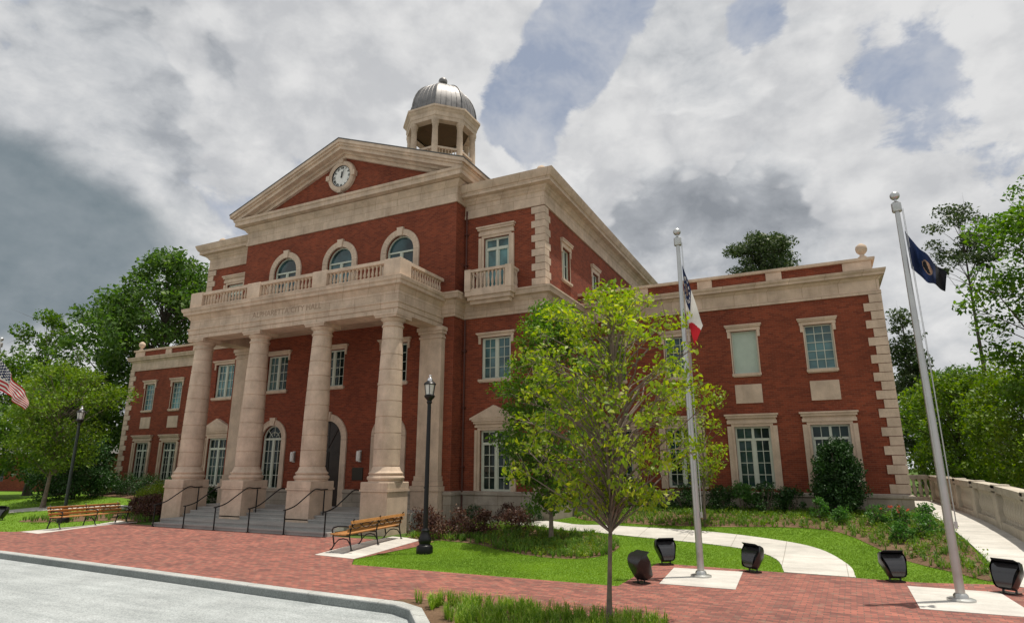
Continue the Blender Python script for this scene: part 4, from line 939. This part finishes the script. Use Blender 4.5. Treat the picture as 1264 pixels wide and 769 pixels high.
# ------------------------------------------------------------------ balustrade along the sloping path
def path_balustrade():
    t=thing('stone_balustrade','long pale stone balustrade on the outer side of the sloping path','balustrade',(25.45,1.2,g(25.45,1.2)),0)
    X0=0.; gz=lambda y:g(25.45,1.2+y)-g(25.45,1.2)
    run=[(0,y) for y in np.arange(0,12.6,.6)]+[(0,12.6)]
    def rail(z0,z1,hw,y0,y1,nm):
        m=MB(); ys=np.linspace(y0,y1,int((y1-y0)/.4)+2)
        vs=[(dx,y,gz(y)*.55+dz+.04) for y in ys for dx,dz in ((-hw,z0),(-hw,z1),(hw,z1),(hw,z0))]
        m.add(vs,[(4*i+k,4*i+4+k,4*i+4+(k+1)%4,4*i+(k+1)%4) for i in range(len(ys)-1) for k in range(4)]+[(0,1,2,3),tuple(4*(len(ys)-1)+k for k in (3,2,1,0))]); obj(nm,m,M['bal_stone'],t)
    rail(-.35,.20,.17,-3.15,12.6,'base_rail'); rail(1.02,1.22,.2,-3.15,12.6,'top_rail')
    bm_=MB(); bm_.lathe([(.085,0),(.085,.06),(.05,.1),(.10,.28),(.095,.38),(.05,.6),(.055,.7),(.085,.76),(.085,.82)],10,cap=False); bme=mesh('baluster',bm_,M['bal_stone'],40)
    piers=[-3.15,0,3.15,6.3,9.45,12.6]
    for p in piers:
        m=MB(); z=gz(p)*.55; m.cbox(-.2,.2,p-.24,p+.24,-.4+z,1.30+z,.02); m.box(-.23,.23,p-.27,p+.27,1.10+z,1.18+z); obj('pier',m,M['bal_stone'],t)
    for a,b in zip(piers,piers[1:]):
        for q in range(10):
            y=a+.38+(b-a-.76)*q/9; o=bpy.data.objects.new('baluster',bme); COL.objects.link(o); o.parent=t; o.location=(0,y,gz(y)*.55+.24)
    return t
M['bal_stone']=stone_mat('weathered balustrade stone',(.50,.45,.37),None,.8)
path_balustrade()
t=thing('stone_balustrade','short pale balustrade closing the far end of the sloping path beside the wing','balustrade',(24.7,14.2,g(24.7,14.2)))
m=MB(); m.box(-1.2,.52,-.17,.17,-.3,.2); obj('base_rail',m,M['bal_stone'],t); m=MB(); m.box(-1.2,.52,-.2,.2,1.02,1.22); obj('top_rail',m,M['bal_stone'],t)
bm_=MB(); bm_.lathe([(.085,0),(.085,.06),(.05,.1),(.10,.28),(.095,.38),(.05,.6),(.055,.7),(.085,.76),(.085,.82)],10,cap=False); bme=mesh('baluster',bm_,M['bal_stone'],40)
for q in range(7): o=bpy.data.objects.new('baluster',bme); COL.objects.link(o); o.parent=t; o.location=(-1.08+q*.25,0,.2)

# ------------------------------------------------------------------ foliage
def quads_mesh(name,V,m):
    """V: (n,4,3) quads"""
    n=len(V); me=bpy.data.meshes.new(name); me.vertices.add(4*n); me.loops.add(4*n); me.polygons.add(n)
    me.vertices.foreach_set('co',V.astype(np.float32).ravel()); me.loops.foreach_set('vertex_index',np.arange(4*n,dtype=np.int32))
    me.polygons.foreach_set('loop_start',np.arange(0,4*n,4,dtype=np.int32)); me.polygons.foreach_set('loop_total',np.full(n,4,np.int32))
    me.materials.append(m); me.update(calc_edges=True); return me
def leaf_quads(rng,c,size,up=.5,droop=0.,aspect=.55,outw=None,ow=.5):
    """leaf-shaped quads (kite) at centres c"""
    n=len(c); d=rng.normal(size=(n,3)); d[:,2]-=droop*1.0
    if outw is not None: d+=outw*ow*1.5
    d/=np.linalg.norm(d,axis=1)[:,None]
    nn=rng.normal(size=(n,3))*(1-up); nn[:,2]+=up
    if outw is not None: nn+=outw*ow
    s=np.cross(d,nn); s/=np.linalg.norm(s,axis=1)[:,None]+1e-9
    sz=size*rng.uniform(.45,1.5,n)[:,None]
    fold=np.cross(s,d)*sz*.12
    return np.stack([c-d*sz*.5,c+s*sz*aspect*.5-d*sz*.05+fold,c+d*sz*.5,c-s*sz*aspect*.5-d*sz*.05+fold],1)
def clump_points(rng,cen,rad,n,flat=.7):
    p=rng.normal(size=(n,3)); p/=np.linalg.norm(p,axis=1)[:,None]; p*=rng.uniform(.05,1,n)[:,None]**.5; p[:,2]*=flat
    return cen+p*rad
def tree(name,label,x,y,h,r,base,seed,lm,bm,nclump=70,nleaf=150,leaf=.18,clump=.9,prof='round',trunk=.2,lean=(0,0),droop=.2,fork=None,flat=.7,group=None,shell=.55,cat='tree',up=.45):
    rng=np.random.default_rng(seed); z0=g(x,y)-.05
    t=thing(name,label,cat,(x,y,z0),0,group)
    H=h; cb=base
    def rp(u):
        if prof=='round': return math.sqrt(max(0,1-(2*u-.9)**2/1.25))
        if prof=='vase': return (.35+.75*u**.7)*math.sqrt(max(0,1-u**5))
        if prof=='cone': return max(.05,(1-u)**.8)
        if prof=='wide': return math.sqrt(max(0.03,1-abs(2*u-1)**3.0))
        if prof=='pine': return .55+.5*math.sin(PI*u)*1.0
        if prof=='oval': return math.sqrt(max(0.02,1-(2*u-1)**2))
        return 1
    cl=[]
    tries=0
    while len(cl)<nclump and tries<nclump*60:
        tries+=1
        u=rng.uniform(0.02,1); a=rng.uniform(0,2*PI); q=rng.uniform(shell,1)**.7 if rng.random()<.75 else rng.uniform(0,shell)
        rr=rp(u)*r*q*(1+.18*math.sin(3*a+seed)+.12*math.sin(5*a+2*seed+u*6)); zz=cb+(H-cb)*u
        c=np.array([rr*math.cos(a)+lean[0]*u,rr*math.sin(a)+lean[1]*u,zz])
        if all(np.linalg.norm(c-k)>clump*.55 for k,_ in cl): cl.append((c,clump*rng.uniform(.6,1.25)))
    tr=MB(); tp=[]; nseg=8; top=H*.93 if prof in('cone','pine','oval','wide') else cb+(H-cb)*.55
    for i in range(nseg+1):
        u=i/nseg; tp.append(Vector((lean[0]*u*.8+.04*trunk*math.sin(seed+u*5)*8,lean[1]*u*.8+.04*trunk*math.cos(seed*2+u*4)*8,top*u)))
    rad=[trunk*(1.35 if i==0 else 1)*(1-.82*(i/nseg)) for i in range(nseg+1)]
    tr.tube(tp,rad,10); tob=obj('trunk',tr,bm,t,50)
    br=MB()
    def tpos(z):
        u=min(1,max(0,z/top))*nseg; i=min(nseg-1,int(u)); return tp[i].lerp(tp[i+1],u-i), rad[i]
    for c,cr in cl:
        hz=math.hypot(c[0],c[1]); zs=min(top*.98,c[2]-hz*(.6 if prof!='cone' else .1)-.12*rng.random()*H); zs=zs if zs>cb*.8 else cb*.8+rng.random()**1.5*.35*(top-cb*.8); p0,r0=tpos(zs); p3=Vector(c)
        mid=p0.lerp(p3,.5)+Vector((rng.normal()*.08*hz,rng.normal()*.08*hz,-.06*hz if prof in('pine','cone') else .10*hz)); L0=(p3-p0).length
        br.tube([p0,p0.lerp(mid,.5)+Vector((0,0,.02*hz)),mid,mid.lerp(p3,.6),p3],[min(r0*.6,.009*L0+.02*trunk+.004),.007*L0+.015*trunk+.003,.005*L0+.003,.003*L0+.002,.002],5,cap=False)
        for _ in range(3):
            e=p3+Vector(rng.normal(size=3))*cr*.6; br.tube([mid.lerp(p3,.75),e],[.003*L0+.003,.002],4,cap=False)
    obj('limbs',br,bm,t,50)
    Q=[]
    for c,cr in cl:
        n=int(nleaf*(cr/clump)**2); p=clump_points(rng,c,cr,n,flat); ow=p-np.array([lean[0]*.5,lean[1]*.5,cb+(H-cb)*.35]); ow/=np.linalg.norm(ow,axis=1)[:,None]
        Q.append(leaf_quads(rng,p,leaf,up,droop,.55,ow,.25))
    obj('crown',quads_mesh('crown',np.concatenate(Q),lm),None,t) if False else None
    o=bpy.data.objects.new('crown',quads_mesh('crown',np.concatenate(Q),lm)); COL.objects.link(o); o.parent=t
    return t
LM={}
LM['yellow']=leaf_mat('yellow green maple leaf',(.13,.23,.012),(.24,.36,.02),(.40,.45,.045),.45)
LM['mid']=leaf_mat('fresh green leaf',(.06,.14,.014),(.10,.21,.02),(.16,.28,.035),.45)
LM['green']=leaf_mat('mid green leaf',(.05,.115,.018),(.085,.17,.02),(.14,.22,.03),.42)
LM['bright']=leaf_mat('bright green leaf',(.085,.17,.015),(.14,.24,.02),(.22,.31,.035),.4)
LM['dark']=leaf_mat('dark green leaf',(.05,.115,.020),(.08,.16,.028),(.13,.22,.042),.4)
LM['pine']=leaf_mat('pine needles',(.04,.075,.025),(.065,.105,.035),(.11,.145,.055),.25)
LM['holly']=leaf_mat('holly leaf',(.016,.052,.012),(.026,.075,.016),(.045,.11,.022),.2)
LM['purple']=leaf_mat('purple shrub leaf',(.06,.026,.026),(.11,.05,.042),(.17,.10,.06),.3)
LM['lime']=leaf_mat('lime shrub leaf',(.12,.19,.018),(.19,.27,.02),(.27,.33,.04),.4)
LM['rose']=leaf_mat('rose leaf',(.05,.14,.03),(.08,.20,.04),(.13,.27,.06),.4)
LM['straw']=leaf_mat('pale blade',(.07,.17,.025),(.12,.24,.035),(.22,.33,.07),.4)
LM['blade']=leaf_mat('liriope blade',(.11,.24,.025),(.22,.37,.04),(.40,.50,.12),.45)
LM['grass']=leaf_mat('lawn blade',(.16,.29,.018),(.21,.36,.03),(.30,.42,.065),.4,.35)
PETAL=leaf_mat('coral petal',(.55,.12,.09),(.65,.2,.14),(.7,.3,.2),.4)
# the three young trees on the right lawn
tree('young_tree','slim young tree with yellow green leaves in the near planting bed',17.39,-12.16,5.6,1.72,1.85,5,LM['yellow'],M['bark'],205,52,.09,.30,'wide',.045,(.25,.05),.6,flat=.6,shell=.35)
tree('young_tree','fuller green young tree standing in ground cover behind the slim yellow tree',12.45,-2.7,8.1,1.75,1.0,11,LM['mid'],M['bark'],150,150,.12,.55,'oval',.07,(.1,0),.3,shell=.4)
tree('young_tree','thin young tree behind the middle flagpole, in front of the wing',16.75,1.2,5.0,1.15,1.3,17,LM['yellow'],M['bark'],40,60,.12,.42,'oval',.045,(.2,0),.3,shell=.4)
# left side trees
tree('young_tree','bright green young tree behind the left lamp post',-19.3,-1.5,8.2,2.9,2.0,24,LM['bright'],M['bark'],95,150,.16,.8,'vase',.12,(.1,0),.2,shell=.5)
BG='background trees behind the building'
tree('broad_tree','tallest broad dark tree rising behind the left wing',-27.5,9.5,19.0,4.3,7.5,31,LM['dark'],M['bark_dark'],100,210,.34,1.35,'round',.42,(.5,0),.1,shell=.6)
tree('broad_tree','broad dark tree close behind the left wing beside the portico',-30.5,17.5,20.6,4.0,8,37,LM['dark'],M['bark_dark'],70,190,.36,1.4,'round',.4,(0,0),.1)
tree('broad_tree','dark tree left of the tallest tree, with ragged outline',-35.5,10.8,17.6,4.8,4,41,LM['dark'],M['bark_dark'],70,190,.34,1.3,'round',.36,(-.4,0),.1)
tree('broad_tree','loose sparse tree at the far left of the tree line',-45,10.5,17.0,4.2,4.5,43,LM['green'],M['bark_dark'],62,150,.33,1.1,'round',.3,(-.8,0),.1,shell=.3)
tree('broad_tree','mid green tree below the ragged dark tree at the left edge',-42,4.5,11.5,5.5,1.5,47,LM['green'],M['bark_dark'],90,170,.3,1.4,'round',.25,(0,0),.1)
tree('broad_tree','low leafy tree behind the corner of the left wing',-29,4.5,9.5,3.4,1.2,53,LM['green'],M['bark_dark'],80,170,.26,1.1,'round',.2,(0,0),.1)
tree('evergreen_tree','dark evergreen shrub tree beside the foot of the left lamp post',-21.5,1.2,3.6,2.2,.2,59,LM['holly'],M['bark_dark'],70,190,.15,.7,'round',.12,(0,0),.0)
tree('evergreen_tree','dark low evergreen at the left corner of the left wing',-26.2,3.8,4.2,2.0,.2,61,LM['holly'],M['bark_dark'],60,190,.16,.7,'round',.12,(0,0),.0)
# right side trees
tree('pine_tree','rounded pine crown showing above the right wing parapet',17.6,38.5,23.5,3.3,17,67,LM['pine'],M['bark_dark'],75,230,.26,1.1,'round',.3,(0,0),.0,flat=.6,shell=.5)
tree('pine_tree','tall bare stemmed pine with thin crown right of the navy flag',31.4,29.6,20.7,2.3,15.6,71,LM['pine'],M['bark_dark'],34,130,.22,.85,'round',.20,(.25,0),.0,flat=.45,shell=.3)
tree('pine_tree','dark conifer showing just past the right corner of the wing',29,46,16.2,3.0,3,73,LM['pine'],M['bark_dark'],70,230,.3,1.3,'cone',.3,(0,0),.1,flat=.5)
tree('broad_tree','leafy bright tree filling the right edge of the picture',32.3,10.8,15,4.2,3.0,79,LM['mid'],M['bark_dark'],170,230,.20,.95,'round',.22,(-.3,0),.2,shell=.4)
tree('broad_tree','mid green tree low between the pine stem and the right edge tree',31.2,19,8.0,3.6,.8,83,LM['bright'],M['bark_dark'],100,190,.2,1.0,'round',.18,(0,0),.2)
tree('broad_tree','bright low tree directly behind the right flagpole',28.8,27,7.6,3.3,.5,89,LM['bright'],M['bark_dark'],90,190,.22,1.1,'round',.18,(0,0),.2)
tree('broad_tree','tall leafy tree just behind the right edge tree',36.8,16,15.2,4.4,2.0,113,LM['green'],M['bark_dark'],110,190,.24,1.15,'round',.25,(0,0),.2)
tree('broad_tree','rounded bright bushy tree outside the balustrade at the right edge',29.8,8.5,5.2,2.6,.4,127,LM['bright'],M['bark_dark'],90,190,.15,.8,'round',.14,(0,0),.2)
tree('broad_tree','dark tree beyond the low bright tree, under the conifer',33,44,10.5,5.0,1.5,97,LM['dark'],M['bark_dark'],90,190,.32,1.5,'round',.25,(0,0),.1)
tree('broad_tree','far dark tree between the bare pine and the right edge',41,38,11.5,5.5,1.5,101,LM['dark'],M['bark_dark'],90,190,.32,1.5,'round',.25,(0,0),.1)

def shrub(name,label,x,y,h,r,seed,lm,n=1500,leaf=.06,cat='shrub',group=None,flower=None,ragged=.25,up=.2,stems=True,ry=None,clumps=22):
    rng=np.random.default_rng(seed); z0=g(x,y); ry=ry or r
    t=thing(name,label,cat,(x,y,z0),0,group)
    P=[]
    for k in range(clumps):
        a=rng.uniform(0,2*PI); u=rng.uniform(.12,1); q=math.sqrt(rng.uniform(.15,1))*math.sqrt(max(.08,1-(2*u-.8)**2/1.5))
        c=np.array([r*q*math.cos(a)*.8,ry*q*math.sin(a)*.8,h*u*(1-.1)]); P.append(clump_points(rng,c,min(r,h)*rng.uniform(.28,.28+ragged),n//clumps,.85))
    P=np.concatenate(P); P=P[P[:,2]>.0]; ow=P-np.array([0,0,h*.35]); ow/=np.linalg.norm(ow,axis=1)[:,None]
    o=bpy.data.objects.new('foliage',quads_mesh('foliage',leaf_quads(rng,P,leaf,up,0,.6,ow,.5),lm)); COL.objects.link(o); o.parent=t
    m=MB()
    for k in range(6):
        a=rng.uniform(0,2*PI); m.tube([(.05*math.cos(a),.05*math.sin(a),-.05),(r*.35*math.cos(a),ry*.35*math.sin(a),h*.45),(r*.5*math.cos(a),ry*.5*math.sin(a),h*.8)],[.02,.012,.005],5)
    obj('stems',m,M['bark'],t,50)
    if flower:
        c=np.stack([rng.uniform(-r,r,flower)*.8,rng.uniform(-ry,ry,flower)*.8,rng.uniform(h*.75,h*1.05,flower)],1)
        Q=[leaf_quads(rng,np.repeat(c,7,0)+rng.normal(size=(7*flower,3))*.025,.07,.3,0,.9)]
        o=bpy.data.objects.new('flowers',quads_mesh('flowers',np.concatenate(Q),PETAL)); COL.objects.link(o); o.parent=t
    return t
PG='purple leaved shrubs right of the steps'
for i,(x,y,h,r,lb) in enumerate(((7.35,-2.6,1.0,.62,'purple leaved shrub touching the right pedestal behind the near bench'),(8.35,-3.25,.85,.55,'purple leaved shrub just right of the near lamp post foot'),
    (9.1,-2.85,.95,.6,'tallest purple leaved shrub in the row under the downpipe'),(9.85,-2.45,.8,.55,'purple leaved shrub in the row below the pedimented window'),
    (10.7,-1.7,.75,.6,'last purple leaved shrub in the row, beside the ground cover'))): shrub('purple_shrub',lb,x,y,h,r,200+i,LM['purple'],1500,.075,'shrub',PG,ragged=.35)
for i,(x,y,h,r,lb) in enumerate(((7.9,.1,.8,.45,'dark small shrub against the base between pilaster and pedimented window'),(9.4,.1,.7,.5,'reddish dark shrub against the base under the pedimented window'),(10.5,.0,.75,.45,'dark shrub against the base at the block corner'))):
    shrub('dark_shrub',lb,x,y,h,r,220+i,LM['purple'] if i==1 else LM['holly'],1200,.06,'shrub')
WG='evergreen shrubs along the right wing'
for i,(x,y,h,r,lb) in enumerate(((12.6,3.7,1.0,.7,'evergreen shrub under the wing window nearest the inner corner'),(14.0,3.8,1.0,.7,'evergreen shrub behind the fuller young tree, against the wing'),(15.5,3.8,1.05,.75,'evergreen shrub just left of the thin young tree, against the wing'),(16.9,3.8,1.0,.62,'evergreen shrub behind the middle flagpole, against the wing'),
    (17.75,3.9,1.05,.6,'dark evergreen shrub under the left edge of the blind window bay'),(18.6,3.7,1.15,.65,'roundest evergreen shrub below the window under the pale blind'),(19.5,3.95,.95,.6,'dark shrub left of the tall holly, against the wing'))):
    shrub('evergreen_shrub',lb,x,y,h,r,240+i,(LM['holly'],LM['rose'],LM['holly'])[i%3],2000,.075,'shrub',WG)
shrub('holly_bush','tall dense dark holly bush covering the wing window nearest the corner',21.15,3.75,2.85,.98,260,LM['holly'],20000,.08,'shrub',None,None,.16,clumps=90)
RG='rose bushes in the right bed'
for i,(x,y,h,r,lb) in enumerate(((20.45,2.5,.85,.38,'green rose bush left of the holly foot'),(21.1,1.9,.6,.5,'broad low rose bush in front of the holly'),(22.2,1.9,.8,.45,'rose bush right of the holly, nearer the corner'),
    (22.75,1.0,.85,.4,'rose bush with coral blooms near the wing corner'),(23.2,-.2,.7,.5,'leafy rose bush beside the sloping path edge'),(22.6,-.6,.6,.4,'lowest rose bush in the middle of the mulch'),(23.45,1.6,.75,.45,'rose bush at the wing corner by the sloping path'))):
    shrub('rose_bush',lb,x,y,h*.85,r*.85,270+i,LM['rose'],800,.075,'shrub',RG,(6 if i==3 else 1 if i==2 else None),.4)
for i,(x,y,h,r,lb,lm) in enumerate(((-7.6,-2.5,.85,.7,'purple shrub touching the leftmost pedestal, behind the far bench','purple'),(-8.7,-2.3,.95,.8,'dark purple shrub second from the leftmost pedestal','purple'),(-9.9,-2.0,.85,.7,'purple shrub at the end of the far bench back','purple'),
    (-8.6,-.6,1.25,1.0,'lime green shrub behind the purple shrubs, before the left wing','lime'),(-10.6,-.3,1.2,1.1,'lime green shrub farther left in front of the left wing','lime'),(-12.6,.6,1.1,1.1,'lime shrub at the left end of the hedge','lime'),
    (-14.5,2.8,1.2,1.0,'dark green hedge shrub under the first left wing window','holly'),(-16.8,3.0,1.2,1.1,'dark green hedge shrub between the left wing windows','holly'),(-19,3.2,1.3,1.1,'dark green hedge shrub under the outer left wing window','holly'),(-21.6,3.2,1.3,1.2,'green shrub at the outer corner of the left wing','rose'),(-7.2,.0,1.5,.55,'dark shrub seen between the two leftmost pedestals','holly'))):
    shrub('hedge_shrub',lb,x,y,h,r,300+i,LM[lm],2600,.08,'shrub')
# ground cover, lawn blades: nobody could count these
def blades(name,pts,h,wd,lm,rng,spread,per):
    n=len(pts)*per; c=np.repeat(pts,per,0); a=rng.uniform(0,2*PI,n); d=np.stack([np.cos(a),np.sin(a)],1); hh=h*rng.uniform(.55,1.25,n); sp=spread*rng.uniform(.3,1.3,n)
    b=c.copy(); b[:,:2]+=d*rng.uniform(0,.02,n)[:,None]; s=np.stack([-d[:,1],d[:,0],np.zeros(n)],1)*wd
    m_=b.copy(); m_[:,:2]+=d*(sp*.45)[:,None]; m_[:,2]+=hh*.75; e=b.copy(); e[:,:2]+=d*sp[:,None]; e[:,2]+=hh*rng.uniform(.6,1.05,n)
    V=np.stack([b-s*.6,b+s*.6,m_+s*.5,m_-s*.5],1); V2=np.stack([m_-s*.5,m_+s*.5,e+s*.08,e-s*.08],1)
    o=bpy.data.objects.new(name,quads_mesh(name,np.concatenate([V,V2]),lm)); COL.objects.link(o); o['kind']='stuff'; return o
def scatter(poly,n,rng,excl=(),zoff=0.,jit=None):
    xs=[p[0] for p in poly]; ys=[p[1] for p in poly]; out=[]
    while len(out)<n:
        x,y=rng.uniform(min(xs),max(xs)),rng.uniform(min(ys),max(ys))
        if inside(poly,x,y) and not any(inside(e,x,y) for e in excl): out.append((x,y,g(x,y)+zoff))
    return np.array(out)
rg=np.random.default_rng(7)
def leafy(poly,n,r,h,leaf,lm):
    P=scatter(poly,n,rg); c=np.repeat(P,26,0); c=c+rg.normal(size=c.shape)*np.array([r*.55,r*.55,h*.5]); c[:,2]=np.maximum(c[:,2]+h,P.repeat(26,0)[:,2]+.01)
    o=bpy.data.objects.new('ground_cover',quads_mesh('ground_cover',leaf_quads(rg,c,leaf,.5,0,.6),lm)); COL.objects.link(o); o['kind']='stuff'
blades('ground_cover',scatter([(13.45,-11.95),(13.9,-11.72),(18.3,-11.65),(18.2,-14.5),(16.4,-14.5),(14.75,-12.9),(14.1,-12.35)],420,rg),.27,.009,LM['blade'],rg,.13,26)
blades('ground_cover',scatter(bedM,900,rg,zoff=0),.22,.010,LM['straw'],rg,.15,16)
bl=[(-x,y) for x,y in reversed(bedM)]
blades('ground_cover',scatter(bl,220,rg),.26,.011,LM['straw'],rg,.14,16)
blades('ground_cover',scatter(bedR,1300,rg),.18,.011,LM['straw'],rg,.14,14)
leafy(bedR,480,.17,.10,.055,LM['bright'])
leafy(bedM,260,.16,.10,.05,LM['lime'])
LEXC=(pathp,bedM,bedR,[(7.0,-8),(8.62,-8),(8.62,-3.7),(7,-3.7)])
lawnR=[(8.66,-8.0),(9.2,-8.7),(16.43,-8.56),(16.43,-4.9),(24.0,-5.26),(24.0,0),(21.5,.6),(12.2,2.9),(11,.75),(7.1,.75),(7.1,-3.85),(8.66,-3.85)]
blades('lawn_grass',scatter(lawnR,42000,rg,LEXC,-.008),.038,.0042,LM['grass'],rg,.024,4)
lawnL=[(-40,-8.5),(-9.3,-8.2),(-8.66,-7.94),(-8.66,-3.85),(-7.4,-3.85),(-7.4,0),(-24,2.5),(-40,6)]
blades('lawn_grass',scatter(lawnL,9000,rg,([(-x,y) for x,y in pathp],bl,bedL),-.008),.06,.011,LM['grass'],rg,.04,4)
# far left: a low brick building and hedge glimpsed between the trees
t=thing('brick_house','low red brick building with pale eave far off at the left edge','building',(-62,16,0),R(8))
m=MB(); m.wall(rect(-9,9,-.3,4.2),[rect(-6,-4.5,1,2.8),rect(-1,.5,1,2.8),rect(4,5.5,1,2.8)],.15,front(0)); m.box(-9,9,.2,9,-.3,4.2); obj('wall',m,M['brick'],t)
m=MB(); m.add([(-9.6,-.6,4.1),(9.6,-.6,4.1),(9.6,9.6,4.1),(-9.6,9.6,4.1),(-5,4.5,6.6),(5,4.5,6.6)],[(0,1,5,4),(1,2,5),(2,3,4,5),(3,0,4),(3,2,1,0)]); obj('roof',m,M['roof'],t)
m=MB(); m.box(-9.65,9.65,-.66,-.6,3.95,4.15); obj('eave_board',m,M['white'],t)
for x in (-5.25,-.25,4.75):
    m=MB(); m.box(x-.74,x+.74,.05,.10,1.01,2.79); obj('window',m,M['glass'],t)
